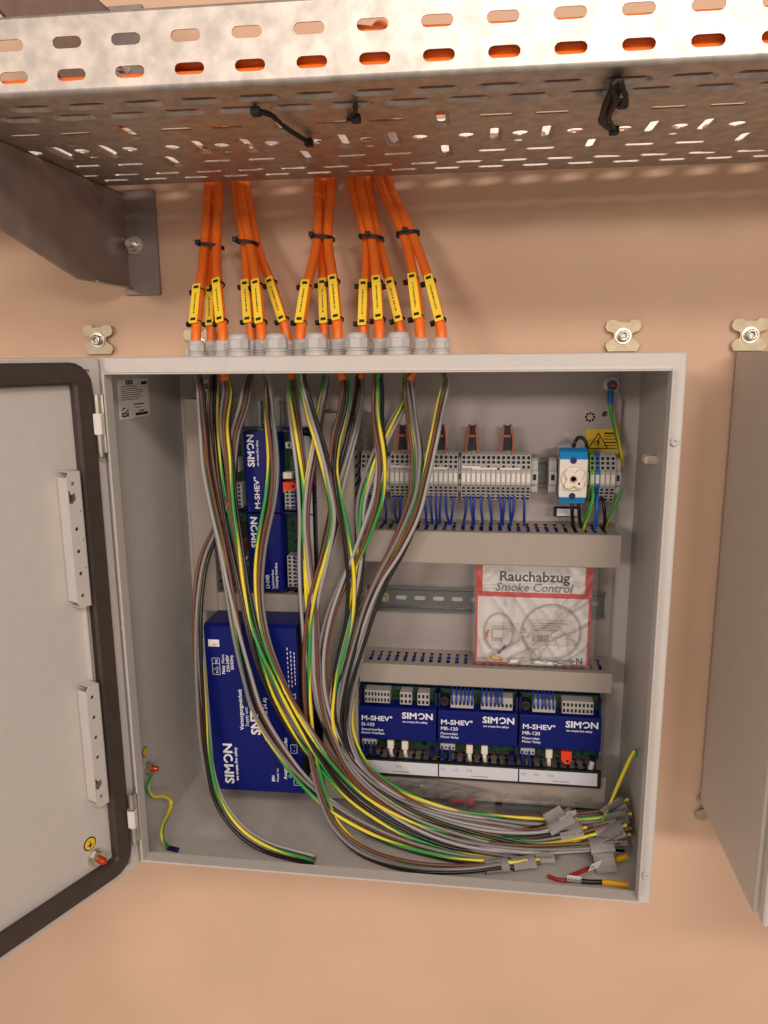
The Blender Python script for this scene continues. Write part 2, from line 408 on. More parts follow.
# door, swung open 114 degrees
HG = V((-.297, .004, 0)); DD = V((-.413, -.9107, 0)); DN = V((.9107, -.413, 0))
def D3(u, z, w): return HG+DD*u+DN*w+V((0, 0, z))
def door_parts():
    u0, u1 = -.0105, .585; mb = MB()
    cu, hw = (u0+u1)/2, (u1-u0)/2
    pr_ = [(0, -.019), (0, -.003), (.0008, -.0008), (.002, 0), (.012, 0), (.0125, -.001), (.0125, -.004), (.0135, -.004)]
    n = len(pr_); vs = []
    for sx, sz in ((-1, -1), (1, -1), (1, 1), (-1, 1)):
        for i, d in pr_: vs.append(D3(cu+sx*(hw-i), sz*(.3-i), d))
    mb.add(vs, [(c*n+k, ((c+1) % 4)*n+k, ((c+1) % 4)*n+k+1, c*n+k+1) for c in range(4) for k in range(n-1)])
    mb.add([D3(u0+.013, -.287, -.004), D3(u1-.013, -.287, -.004), D3(u1-.013, .287, -.004), D3(u0+.013, .287, -.004),
            D3(u0, -.3, -.019), D3(u1, -.3, -.019), D3(u1, .3, -.019), D3(u0, .3, -.019)], [(0, 1, 2, 3), (7, 6, 5, 4)])
    door = mb.build('door', 'grey_paint', cab)
    # gasket: half-round foam strip round the edge
    path = []
    for p, z, a0 in ((.560, -.279, -90), (.560, .284, 0), (.0145, .284, 90), (.0145, -.279, 180)):
        r = .014
        cxx = p-r if p > .3 else p+r; czz = z+r if z < 0 else z-r
        for k in range(6):
            a = math.radians(a0+90*k/5); path.append((cxx+r*math.cos(a), czz+r*math.sin(a)))
    sec = [(-.0112, -.003), (-.0112, .0035), (-.0085, .0062), (.0085, .0062), (.0112, .0035), (.0112, -.003)]
    N = len(path); vs = []
    for k in range(N):
        ax, az = path[k-1]; bx, bz = path[(k+1) % N]; tx, tz = bx-ax, bz-az; l = math.hypot(tx, tz); nx, nz = tz/l, -tx/l
        for o_, h_ in sec: vs.append(D3(path[k][0]+nx*o_, path[k][1]+nz*o_, h_))
    g = MB(); q = len(sec); g.add(vs, [(k*q+i, ((k+1) % N)*q+i, ((k+1) % N)*q+(i+1) % q, k*q+(i+1) % q) for k in range(N) for i in range(q)], 0, False)
    g.build('gasket', 'rubber_brown', door)
    # perforated strips
    F = lambda a, b, d: D3(a, b, d)
    for ztop, zbot, up in ((.187, .044, 1), (-.044, -.186, -1)):
        ua, ub = .0345, .0510; L = ztop-zbot
        holes = [circle(.0440, ztop-(.012+.118*L/.143*k/5) if up > 0 else zbot+(.012+.118*L/.143*k/5), .0021 if k in (0, 2, 3, 4, 5) else .0014, 10) for k in range(6)]
        holes += [circle(.0375, (ztop+zbot)/2+s*.03, .0010, 8) for s in (-1, 0, 1)]
        zn = (ztop-.027) if up > 0 else (zbot+.027)
        out = [(ua, zbot), (ub-.004, zbot), (ub, zbot+.006)]
        notch = [(ub, zn-.004), (ub-.005, zn-.006), (ub-.010, zn-.002), (ub-.009, zn+.005), (ub-.004, zn+.004), (ub-.003, zn+.008), (ub, zn+.008)]
        out += notch+[(ub, ztop-.006), (ub-.004, ztop), (ua, ztop)]
        holes = [h for h in holes if abs(h[0][1]-zn) > .012]
        s_ = MB(); s_.sheet(out, holes, F, .0125, .0137); 
        s_.add([F(ua, zbot, -.003), F(ua, ztop, -.003), F(ua, ztop, .0137), F(ua, zbot, .0137), F(ua+.001, zbot, -.003), F(ua+.001, ztop, -.003), F(ua+.001, ztop, .0137), F(ua+.001, zbot, .0137)],
               [(0, 1, 2, 3), (7, 6, 5, 4), (0, 3, 7, 4), (1, 5, 6, 2), (2, 6, 7, 3)])
        for a_ in (ub-.0022,):
            s_.add([F(a_+q, z_, d_) for q in (0, .0008) for z_ in (zbot+.006, ztop-.006) for d_ in (-.003, .0125)], [(0, 1, 3, 2), (4, 6, 7, 5), (0, 2, 6, 4), (0, 4, 5, 1), (2, 3, 7, 6)])
        for z_ in (zbot, ztop-.0008):
            s_.add([F(q, z_+r, d_) for q in (ua, ub-.004) for r in (0, .0008) for d_ in (-.003, .0125)], [(0, 1, 3, 2), (4, 6, 7, 5), (0, 2, 6, 4), (0, 4, 5, 1), (2, 3, 7, 6)])
        s_.build('perforated_strip', 'grey_paint', door)
    e = MB()
    e.add([F(.0335, -.05, -.004), F(.0335, .05, -.004), F(.0335, .05, .003), F(.0335, -.05, .003), F(.0347, -.05, -.004), F(.0347, .05, -.004), F(.0347, .05, .003), F(.0347, -.05, .003)],
          [(0, 1, 2, 3), (7, 6, 5, 4), (3, 2, 6, 7), (0, 3, 7, 4), (1, 5, 6, 2)])
    e.build('stiffener', 'grey_paint', door)
    stud(door, D3(.0472, -.2538, -.004), DN, 1.15)
    st = MB(); c = D3(.0519, -.2345, -.004); st.lathe([(.0080, 0), (.0080, .0004)], c, DN, 18, 0); st.lathe([(.0066, 0), (.0066, .0003)], c+DN*.0004, DN, 18, 1)
    st.obox(c+DN*.0009, (V((0, 0, 1)), DD, DN), (.0036, .0005, .0001), 0)
    for k, wd in enumerate((.004, .0026, .0012)): st.obox(c+DN*.0009+V((0, 0, -.001-.0014*k)), (DD, V((0, 0, 1)), DN), (wd*.8, .0004, .0001), 0)
    st.build('earth_sticker', ['ink', 'warn_yellow'], door)
door_parts()

# ================================================================== neighbouring cabinet
nx = .4085
cab2 = thing('wall_cabinet', (nx+.3, .13, -.3), 'closed grey steel cabinet cut off by the right picture edge', 'cabinet')
mb = MB()
prof = [(.0, .2385), (.0, .0225), (.0006, .0206), (.002, .0197), (.0150, .0197), (.0157, .019), (.0158, .006), (.017, .006), (.017, .03)]
sweep_rect(mb, prof, .3, .3, cx=nx+.3, closed_profile=False); mb.box(nx, nx+.6, .2370, .2400, -.3, .3)
mb.build('body', 'grey_paint', cab2)
mb = MB(); mb.cbox(nx+.002, nx+.598, -.003, .012, -.2985, .2985, .002); mb.build('door', 'grey_paint', cab2)
for u, v in ((750, 335),): p = PY(u, v, .2385); lug(cab2, p.x, p.z)
p = PY(703, 806, .2385); lug(cab2, p.x+.012, p.z-.002, -1)
mb = MB(); p = PX(699, 770, nx); mb.box(nx-.001, nx, p.y-.004, p.y+.004, p.z-.003, p.z+.003); mb.build('side_hole', 'hole', cab2)

# ================================================================== cable tray
TZ = .508; TR = .021
tray = thing('cable_tray', (.064, .045, TZ), 'perforated galvanised steel cable tray running along the wall', 'cable tray', rot=(0, 0, TR))
YF, YB, HT = -.162, .163, .060      # local
XA, XB = -.95, 1.0
def stad_emb(mb, cx, cy, L, W, ang, dep=.0024):
    a = stadium(cx, cy, L+.010, W+.0085, ang, 4); b = stadium(cx, cy, L+.003, W+.002, ang, 4); c = stadium(cx, cy, L, W, ang, 4); n = len(a)
    vs = [V((x, y, 0)) for x, y in a]+[V((x, y, dep)) for x, y in b]+[V((x, y, dep)) for x, y in c]+[V((x, y, dep+.0012)) for x, y in c]
    mb.add(vs, [(k*n+i, k*n+(i+1) % n, (k+1)*n+(i+1) % n, (k+1)*n+i) for k in range(3) for i in range(n)], 0, False)
    return a
def tray_build():
    holes = []; emb = MB(); P3 = .1483; pt = P3/3
    for k in range(-6, 7):
        x0 = k*P3
        for j in range(3):
            x = x0+j*pt
            if not (XA+.03 < x < XB-.03): continue
            holes.append(stad_emb(emb, x-.0, -.131, .031, .0085, 0)); holes.append(stad_emb(emb, x+pt/2, -.104, .031, .0085, 0))
            holes.append(stadium(x+pt/2, .106, .031, .0075)); holes.append(stadium(x, .1315, .031, .0075))
            if j: holes.append(stad_emb(emb, x, .008, .041, .0078, pi/2)); holes.append(stadium(x, -.057, .031, .0075)); holes.append(stadium(x, .062, .031, .0065))
            else:
                holes.append(stad_emb(emb, x, -.052, .038, .0078, pi/2)); holes.append(stad_emb(emb, x, .058, .036, .0078, pi/2))
        for dx in (.0225, -.0225, P3/2): holes.append(circle(x0+dx, .003, .0078))
        for dy in (-.018, .028): holes.append(stadium(x0+P3/2, dy, .010, .0045))
    holes = [h for h in holes if min(p[0] for p in h) > XA and max(p[0] for p in h) < XB]
    mb = MB(); mb.sheet(rect(XA, XB, YF+.004, YB-.004), holes, lambda a, b, d: V((a, b, d)), 0, .0012)
    mb.add(emb.v, emb.f, 0, False)
    o = mb.build('tray_bottom', 'galvanised', tray, world=False)
    sh = []
    n = int((XB-XA)/.0492)
    for k in range(-20, 21):
        x = -.1950+.04915*k
        if XA+.02 < x < XB-.02: sh.append(stadium(x+.0015, .0143, .0245, .0088)); sh.append(stadium(x, .0380, .0245, .0088))
    for nm, y, s in (('tray_side', YF, 1), ('tray_side', YB, -1)):
        mb = MB(); mb.sheet(rect(XA, XB, .004, HT-.003), sh, lambda a, b, d, y=y, s=s: V((a, y+s*d, b)), 0, .0012)
        # bottom bend and rolled top rim
        arc = [(.004-.004*math.cos(t*pi/2/4), .004-.004*math.sin(t*pi/2/4)) for t in range(5)]
        for q in (arc, [(0, HT-.003), (.0008, HT-.001), (.003, HT), (.009, HT), (.0095, HT-.001), (.0095, HT-.006)]):
            m_ = len(q); mb.add([V((x, y+s*a, b)) for x in (XA, XB) for a, b in q], [(i, i+1, m_+i+1, m_+i) for i in range(m_-1)], 0, True)
        mb.build(nm, 'galvanised', tray, world=False)
tray_build()

# ================================================================== brackets under the trays
def bracket(dz, label):
    b = thing('tray_bracket', (-.36, .20, .381+dz), label, 'bracket', 'steel tray brackets on the wall')
    mb = MB(); mb.cbox(-.3685, -.3195, .2405, YW, .381+dz, .5125+dz, .0006); mb.build('wall_plate', 'steel_dark', b)
    mb = MB(); T = (.2405, .5055+dz); A = [(.2405, .3895+dz), (.112, .3895+dz), (-.135, .4505+dz), (-.135, .4855+dz), (-.135, .5055+dz), T]
    mb.prism(A, lambda a, c, d: V((d, a, c)), -.3645, -.3605); mb.build('arm', 'steel_dark', b)
    mb = MB(); mb.box(-.3900, -.3605, -.135, .2405, .5056+dz, .5078+dz); mb.build('top_flange', 'flange_brown', b)
    mb = MB(); mb.prism([(-.3605, .3895+dz), (-.3605, .3935+dz), (-.3555, .3895+dz)], FRONT, .15, .2405); mb.build('weld', 'zinc', b)
    p = V((-.3495, .2405, .4438+dz)); mb = MB()
    mb.lathe([(.0115, 0), (.0115, .002)], p, (0, -1, 0), 18); mb.lathe([(.0085, 0), (.0085, .007)], p+V((0, -.002, 0)), (0, -1, 0), 6, sm=False)
    mb.lathe([(.0045, 0), (.0045, .021)], p, (0, -1, 0), 12); mb.build('anchor_bolt', 'zinc', b)
    return b
bracket(0, 'grey steel bracket carrying the perforated tray, bolted to wall at left')
bracket(.2135, 'grey steel bracket seen above the tray in the top left corner')

# ================================================================== wire ducts
def slot_shape(c, y0, y1, wd=.0048):
    h = wd/2; n = h*.5; ym = y0+(y1-y0)*.62
    return [(c-h, y0), (c+h, y0), (c+h, ym), (c+n, ym+.0015), (c+n, ym+.004), (c+h, ym+.0055), (c+h, y1), (c-h, y1), (c-h, ym+.0055), (c-n, ym+.004), (c-n, ym+.0015), (c-h, ym)]
def duct(label, x0, x1, z0, z1, yf, vert=False, pitch=.0113, g='beige slotted wire ducts'):
    yb = NP; t = thing('wire_duct', ((x0+x1)/2, (yf+yb)/2, z0), label, 'wire duct', g)
    a0, a1 = (z0, z1) if vert else (x0, x1)
    n = int((a1-a0-.01)/pitch); off = (a1-a0-(n-1)*pitch)/2
    holes = [slot_shape(a0+off+k*pitch, yf+.016, yb-.010) for k in range(n)]
    th = .0016
    for nm, c0, c1 in ((('slotted_wall', x0, x0+th), ('slotted_wall', x1-th, x1)) if vert else (('slotted_wall', z1-th, z1), ('slotted_wall', z0, z0+th))):
        mb = MB(); f3 = (lambda a, b, d: V((d, b, a))) if vert else (lambda a, b, d: V((a, b, d)))
        mb.sheet(rect(a0, a1, yf+.004, yb), holes, f3, c0, c1); mb.build(nm, 'duct_grey', t)
    mb = MB(); mb.box(x0+th, x1-th, yb-.002, yb, z0+th, z1-th); mb.build('base', 'duct_grey', t)
    mb = MB()
    e = .0012
    if vert:
        C = [(x0-e, yf+.009), (x0-e, yf+.001), (x0, yf), (x1, yf), (x1+e, yf+.001), (x1+e, yf+.009), (x1+.0001, yf+.009), (x1+.0001, yf+.0025), (x0-.0001, yf+.0025), (x0-.0001, yf+.009)]
        mb.prism(C, lambda a, b, d: V((a, b, d)), z0, z1)
    else:
        C = [(z0-e, yf+.009), (z0-e, yf+.001), (z0, yf), (z1, yf), (z1+e, yf+.001), (z1+e, yf+.009), (z1+.0001, yf+.009), (z1+.0001, yf+.0025), (z0-.0001, yf+.0025), (z0-.0001, yf+.009)]
        mb.prism(C, lambda a, b, d: V((d, b, a)), x0, x1)
    mb.build('cover', 'duct_grey', t)
    f = MB(); random.seed(int(x0*1e4)); nw = 9
    for i in range(nw):
        c = .004+(i % 3)*.0042; yy = yb-.012-(i//3)*.0075; ww = (x1-x0 if vert else z1-z0)
        def pt(s_, i=i, c=c, yy=yy):
            o_ = ww*(.2+.3*(i % 3))+.0018*math.sin(60*s_+i*2.1); y_ = yy+.002*math.sin(45*s_+i)
            return V((x0+o_, y_, s_)) if vert else V((s_, y_, z0+o_))
        n2 = 14; f.tube([pt(a0+.004+(a1-a0-.008)*j/n2) for j in range(n2+1)], .0024, 6, mi=1 if i in (2, 7) else 0)
    o = f.build('wire_fill', ['wire_blue', 'wire_black'], t); o['kind'] = 'stuff'
    return t
duct('long vertical wire duct at the left edge of the mounting plate', -.2575, -.2300, -.0215, .2490, .1480, True)
duct('wide vertical wire duct in the middle, behind the hanging wire bundles', -.0930, -.0485, -.275, .2325, .1440, True)
duct('wide horizontal wire duct directly below the terminal block row', -.0450, .2690, .0520, .0895, .1420)
duct('horizontal wire duct under the bag with the red label', -.0470, .2700, -.1145, -.0910, .1600)
duct('lowest horizontal wire duct, below the three blue modules', -.0470, .2690, -.2745, -.2330, .1600)
duct('short horizontal wire duct between small blue modules and big blue supply', -.2575, -.0950, -.0225, .0010, .1500)

# ================================================================== DIN rails
def rail(label, x0, x1, z, vert=False):
    t = []
    P = [(-.0175, .0062), (-.0175, .0074), (-.0135, .0074), (-.0125, .0066), (-.0125, .0012), (.0125, .0012), (.0125, .0066), (.0135, .0074), (.0175, .0074), (.0175, .0062), (.0137, .0062), (.0137, 0), (-.0137, 0), (-.0137, .0062)]
    mb = MB()
    f = (lambda a, b, d: V((z+a, NP-b, d))) if vert else (lambda a, b, d: V((d, NP-b, z+a)))
    t = thing('din_rail', (z, NP, x0) if vert else ((x0+x1)/2, NP, z-.0175), label, 'DIN rail', 'steel mounting rails')
    mb.prism(P, f, x0, x1); mb.build('rail', 'rail_steel', t)
    mb = MB(); k = x0+.02
    while k < x1-.01:
        pts = stadium(0, k, .0055, .015, 0) if False else [(a, k+b) for a, b in [(y, x) for x, y in stadium(0, 0, .015, .0055)]]
        mb.prism(pts, lambda a, b, d: f(a, d, b), .0012, .0014); k += .025
    mb.build('slots', 'terminal_grey' if not vert else 'steel_dark', t)
    return t
rail('upper horizontal mounting rail holding the grey terminal blocks', -.048, .262, .1525)
rail('empty middle mounting rail behind the bag with red label', -.044, .2660, -.0190)
rail('lower mounting rail behind the three blue modules', -.044, .2690, -.168)
rail('vertical mounting rail standing above the small blue modules', -.005, .2430, -.1680, True)
p = PY(385, 597, NP); r_ = MB(); r_.lathe([(.006, 0), (.006, .003)], (p.x, NP-.0014, p.z), (0, -1, 0), 14); r_.lathe([(.0045, 0), (.003, .003)], (p.x, NP-.0044, p.z), (0, -1, 0), 10)
tag(r_.build('rail_screw', 'zinc_yellow'), 'round head screw in the empty middle rail beside the wires', 'screw')
p = PY(272, 423, NP); r_ = MB(); r_.lathe([(.0055, 0), (.0055, .003)], (p.x, NP-.0014, p.z), (0, -1, 0), 14); r_.lathe([(.004, 0), (.003, .003)], (p.x, NP-.0044, p.z), (0, -1, 0), 10)
tag(r_.build('rail_screw', 'zinc'), 'round head screw in the vertical rail above the small modules', 'screw')

# ================================================================== terminal blocks
TPZ = .1525
PROF = [(.0075, -.024), (.034, -.0300), (.040, -.0290), (.0485, -.0105), (.0510, -.0085), (.0510, .0085), (.0485, .0105), (.042, .0270), (.036, .0305), (.0075, .024)]
def term_mesh(th, bmat, name='terminal_block', holes=True):
    t = thing(name, (0, 0, 0)); mb = MB()
    f = lambda a, b, d: V((d, -a, b))
    mb.prism(PROF, f, -th/2+.00022, th/2-.00022); mb.build('housing', bmat, t, world=False)
    if holes:
        mb = MB(); mb.cbox(-th*.36, th*.36, -.0518, -.050, -.0055, .0055, .0004); mb.build('marker', 'white_plastic', t, world=False)
        mb = MB()
        def on(za, zb, wd, rnd=False):   # dark opening lying in the sloping face
            def ya(z):
                for (d0, z0), (d1, z1) in zip(PROF[1:-1], PROF[2:]):
                    if min(z0, z1)-1e-6 <= z <= max(z0, z1)+1e-6 and abs(z1-z0) > 1e-6: return d0+(d1-d0)*(z-z0)/(z1-z0)
                return .05
            if rnd:
                zc = (za+zb)/2; rr = abs(zb-za)/2; q = [(wd*math.cos(2*pi*i/10), zc+rr*math.sin(2*pi*i/10)) for i in range(10)]
            else: q = rect(-wd, wd, za, zb)
            m_ = len(q); vs = [V((x, -ya(z)-.0002, z)) for x, z in q]
            mb.add(vs, [list(range(m_))])
        w_ = th*.34
        on(.0215, .0262, w_, True); on(.0168, .0202, w_*.9); on(.0112, .0150, w_*.8)
        on(-.0148, -.0118, w_*.8); on(-.0190, -.0164, w_); on(-.0232, -.0210, w_*.8); on(-.0278, -.0250, w_)
        mb.build('openings', 'hole', t, world=False)
    return t
def place_terms(proto, xs, lab, cat='terminal block', group='grey terminal blocks on the upper rail', first=True):
    for k, x in enumerate(xs):
        o = proto if (k == 0 and first) else copy_tree(proto)
        o.location = (x, NP, TPZ); tag(o, lab(k), cat, group)
tp = term_mesh(.0060, 'terminal_grey')
xs = []; x = -.0435
for nblk in (5, 14, 14):
    for k in range(nblk): xs.append(x+.003); x += .0060
    x += .0065 if nblk == 5 else .0038
place_terms(tp, xs, lambda k: 'grey terminal block with white marker, %s from the left in the long row' % nth(k+1))
# end plates / clamps
def end_clamp(x, wd, lab, m_='terminal_grey', yel=False):
    t = thing('end_clamp', (x, NP, TPZ), lab, 'end clamp', 'end clamps on the upper rail'); mb = MB()
    mb.prism([(.006, -.022), (.036, -.022), (.040, -.018), (.040, -.008), (.0455, -.008), (.0455, .008), (.040, .008), (.040, .020), (.036, .023), (.006, .023)], lambda a, b, d: V((d, -a, b)), -wd/2+.0002, wd/2-.0002)
    mb.build('clamp_body', m_, t, world=False)
    s_ = MB(); s_.box(-wd*.22, wd*.22, -.0459, -.0450, -.003, .004); s_.build('clamp_screw', 'hole' if not yel else 'warn_yellow', t, world=False)
e1 = xs[4]+.003+.0033; e2 = xs[18]+.003+.0019; e3 = xs[32]+.003+.0045
end_clamp(e1, .0062, 'narrow end clamp with yellow dot between fifth and sixth terminal block', 'terminal_grey', True)
end_clamp(e2, .0036, 'thin grey separator plate in the middle of the terminal row', 'terminal_grey')
end_clamp(e3, .0085, 'grey end clamp closing the right end of the long terminal row')
# bridges
def bridge(xa, xb, z, lab, teeth):
    t = thing('jumper_bridge', ((xa+xb)/2, NP-.046, z), lab, 'jumper', 'jumper bridges on the terminal blocks')
    mb = MB(); mb.cbox(xa, xb, NP-.0495, NP-.0470, z-.0012, z+.0012, .0003); mb.build('bar', 'white_plastic', t)
    mb = MB()
    for x in teeth: mb.box(x-.0012, x+.0012, NP-.0490, NP-.0445, z+.0010, z+.0042)
    mb.build('teeth', 'terminal_grey', t)
for a, b, z, l in ((5, 10, .165, 'short pale jumper bridge at left of the middle terminal group'), (9, 16, .1635, 'long pale jumper bridge in the middle terminal group'),
                   (19, 22, .1655, 'short pale jumper bridge at left of the right terminal group'), (21, 26, .1635, 'pale jumper bridge in the right terminal group'), (26, 30, .1635, 'last pale jumper bridge at right of the terminal row')):
    bridge(xs[a]-.002, xs[b]+.002, z, l, [xs[k] for k in range(a, b+1, 2)])
# black components with orange leads
def diode(u, k):
    q = PY(u, 447, .186); x = q.x; t = thing('suppressor_component', (x, .19, .176), 'black component with two orange leads, %s above the terminal row' % nth(k), 'component', 'black components plugged above the terminals')
    mb = MB(); w_ = .0048; lean = .004 if k in (2, 4) else .001
    mb.add([(x-w_, .186, .184), (x+w_+lean, .186, .184), (x+w_*.7, .190, .214), (x-w_*.7, .190, .214), (x-w_, .194, .184), (x+w_+lean, .194, .184), (x+w_*.7, .196, .214), (x-w_*.7, .196, .214)],
           [(0, 1, 2, 3), (7, 6, 5, 4), (0, 4, 5, 1), (1, 5, 6, 2), (2, 6, 7, 3), (3, 7, 4, 0)])
    mb.build('case', 'black_plastic', t)
    mb = MB(); mb.box(x-w_*.75, x+w_*.75, .1868, .1964, .2005, .2030); mb.build('band', 'orange_thin', t)
    for s in (-1, 1):
        mb = MB(); mb.tube(cr([(x+s*.003, .193, .214), (x+s*.0045, .188, .2145), (x+s*.0068, .185, .203), (x+s*.0072, .183, .187), (x+s*.0068, .182, .1765)], 5), .0010, 6); mb.build('lead', 'orange_thin', t)
for k, u in enumerate((402, 440, 472, 507)): diode(u, k+1)

# ------------------------------------------------ isolator and end terminals on the right of the rail
iso = thing('isolator_switch', (.2110, NP, .125), 'white and blue switch with round knob at right end of the upper rail', 'switch')
ix0, ix1, iz0, iz1 = .1965, .2278, .1250, .1900; iy = .150
mb = MB(); mb.cbox(ix0+.001, ix1-.001, iy+.004, NP-.0075, iz0+.004, iz1-.004, .001); mb.build('housing', 'white_plastic', iso)
mb = MB(); mb.prism([(ix0, iz0+.009), (ix1, iz0+.009), (ix1, iz1-.011), (ix0, iz1-.011)], FRONT, iy, iy+.006); mb.build('front_plate', 'white_plastic', iso)
fy = lambda a, b, d: V((d, a, b))
mb = MB(); mb.prism([(iy-.001, iz1-.011), (iy+.004, iz1-.003), (iy+.014, iz1+.001), (iy+.03, iz1+.001), (iy+.03, iz1-.011)], fy, ix0, ix1); mb.build('top_cap', 'cyan_plastic', iso)
mb = MB(); mb.prism([(iy-.001, iz0+.009), (iy+.004, iz0+.001), (iy+.014, iz0-.002), (iy+.03, iz0-.002), (iy+.03, iz0+.009)], fy, ix0+.001, ix1-.001); mb.build('bottom_cap', 'cyan_plastic', iso)
cx, cz = (ix0+ix1)/2+.0005, .1565
mb = MB(); mb.lathe([(.0148, 0), (.0148, -.0015), (.0138, -.0025)], (cx, iy, cz), (0, 1, 0), 28); mb.build('knob_base', 'cream_plastic', iso)
kp = []
for i in range(48):
    a = 2*pi*i/48; r = .0108+.0030*math.cos(4*(a-pi/4)); kp.append((cx+r*math.cos(a), cz+r*math.sin(a)))
mb = MB(); mb.prism(kp, FRONT, iy-.0085, iy-.002, sm=True); kn = mb.build('knob', 'cream_plastic', iso)
mb = MB(); mb.lathe([(.0042, 0), (.0042, -.0012), (.0030, -.0012), (.0028, -.0004)], (cx-.001, iy-.0085, cz+.0005), (0, 1, 0), 16, 0); mb.lathe([(.0028, 0), (.0028, -.0004)], (cx-.001, iy-.0085, cz+.0005), (0, 1, 0), 14, 1)
mb.lathe([(.0014, 0), (.0014, -.0003)], (cx+.0055, iy-.0085, cz-.0050), (0, 1, 0), 10, 1); mb.build('knob_centre', ['zinc_yellow', 'hole'], kn)
for z in (iz1-.0125, iz0+.0105):
    mb = MB(); mb.lathe([(.0038, 0), (.0038, -.0012)], (cx-.001, iy, z), (0, 1, 0), 14); mb.build('fixing_screw', 'blue_frame', iso)
end_clamp(.1910, .0095, 'grey end clamp at left of the white and blue switch')
end_clamp(.2312, .0045, 'thin grey end clamp with yellow dot right of the white and blue switch', 'terminal_grey', True)
tg = term_mesh(.0060, 'term_green'); place_terms(tg, [.2368], lambda k: 'green and yellow earth terminal block right of the white and blue switch')
tb = term_mesh(.0060, 'term_blue'); place_terms(tb, [.2428], lambda k: 'blue neutral terminal block right of the green earth block')
place_terms(tp, [.2488, .2548, .2608], lambda k: 'grey terminal block at right rail end, %s to the right of blue block' % nth(k+1), first=False)
end_clamp(.2675, .0068, 'grey end clamp at the far right end of the upper rail')
# small label holder below the switch
a, b = PY(554, 507, .190), PY(580, 517, .190)
t = thing('label_holder', ((a.x+b.x)/2, .19, b.z), 'small black label holder with white card below the blue switch', 'label holder')
mb = MB(); mb.cbox(a.x, b.x, .188, .196, b.z, a.z, .001); mb.build('holder', 'black_plastic', t)
mb = MB(); mb.box(a.x+.0035, b.x-.0005, .1872, .188, b.z+.0015, a.z-.0015); mb.build('card', 'mesh_label', t)
text('-F1', .0055, ((a.x+b.x)/2+.001, .1870, b.z+.003), t, 'ink_grey')

# ================================================================== single wires
def wire(name, pts, r, mname, label, cat='wire', group=None, gy=False, n=6, seg=6):
    mb = MB(); P = cr(pts, seg)
    if gy: mb.tube(P, r, 8, 0, twist=30.0, mfun=lambda i: 0 if i < 4 else 1)
    else: mb.tube(P, r, n)
    o = mb.build(name, ['wire_green', 'wire_yellow'] if gy else mname); tag(o, label, cat, group); return o
bw = [(371, 3), (378, -2), (395, 2), (400.5, -1), (430, 2), (436, 1), (441, -1), (446, 2.5), (453, -2), (466, -2), (471, 2), (475, -1), (481, 1.5), (489.5, 2), (499.5, 1.5), (504.5, -2), (509.5, 1), (514, -3), (524, 0), (424, 2), (385, 1)]
bw.sort()
for k, (u, du) in enumerate(bw):
    a = PY(u, 497, .178); b = PY(u+du, 526, .186)
    mid = (a+b)/2+V((random.uniform(-.0015, .0015), -.004, 0))
    wire('blue_wire', [(a.x, .183, a.z+.004), (a.x, .179, a.z-.002), mid, (b.x, .186, .094), (b.x, .190, .080)], .0016, 'wire_blue', 'thin blue wire below the terminal row, %s from the left' % nth(k+1), 'wire', 'blue wires from terminals into the duct')
def P2(u, v, y): return PY(u, v, y)
wire('black_wire', [P2(573, 452, .168)+V((0, .02, -.01)), P2(574, 445, .172), P2(578, 438, .175), P2(584, 439, .175), P2(587, 447, .175), P2(586.5, 455, .178)+V((0, .008, -.006))], .0022, 'wire_black', 'black wire looped over the top of the white and blue switch')
wire('black_wire', [P2(572, 500, .165), P2(572, 508, .163), P2(572.5, 518, .175), P2(573.5, 530, .188), (P2(573.5, 530, .188).x, .192, .078)], .0022, 'wire_black', 'left black wire from the white and blue switch into the duct')
wire('black_wire', [P2(578.5, 500, .165), P2(579, 510, .165), P2(580, 522, .176), P2(582, 529, .186), (P2(582, 529, .186).x, .190, .078)], .0022, 'wire_black', 'right black wire from the white and blue switch into the duct')
wire('earth_wire', [P2(592, 486, .178), P2(593, 497, .172), P2(590, 510, .170), P2(585, 522, .178), P2(583, 530, .186), (P2(583, 530, .186).x, .190, .078)], .0026, None, 'thick green and yellow wire from the green earth terminal into the duct', gy=True)
wire('blue_wire', [P2(597, 496, .178), P2(597, 508, .172), P2(596, 520, .176), P2(594, 531, .186), (P2(594, 531, .186).x, .190, .078)], .0022, 'term_blue', 'brighter blue wire from the blue terminal block into the duct', group=None)
wire('black_wire', [P2(602, 497, .178), P2(604, 508, .172), P2(605, 520, .176), P2(603.5, 531, .186), (P2(603.5, 531, .186).x, .190, .078)], .0020, 'wire_black', 'black wire from the grey terminal beside the blue block')
wire('earth_wire', [P2(622, 488, .182), P2(616, 502, .178), P2(610, 516, .180), P2(603, 531, .186), (P2(603, 531, .186).x, .190, .078)], .0019, None, 'thin green and yellow wire from the rail end into the duct', gy=True)
st = PY(611, 385, NP)
wire('earth_wire', [(st.x, .205, st.z-.004), P2(610.5, 398, .205), P2(611, 410, .204), P2(615, 428, .203), P2(620, 448, .203), P2(622, 458, .205), P2(622, 466, .21)], .0026, None, 'green and yellow earth wire hanging from the stud at upper right', gy=True)
mb = MB(); p = P2(610.5, 396, .205); mb.cyl((p.x, p.y, p.z-.009), (p.x, p.y, p.z+.006), .0036, 12); mb.lathe([(.006, 0), (.006, .0015)], (st.x, .2085, st.z), (0, -1, 0), 14); tag(mb.build('cable_lug', 'term_blue'), 'blue insulated ring lug on the stud at upper right', 'cable lug')
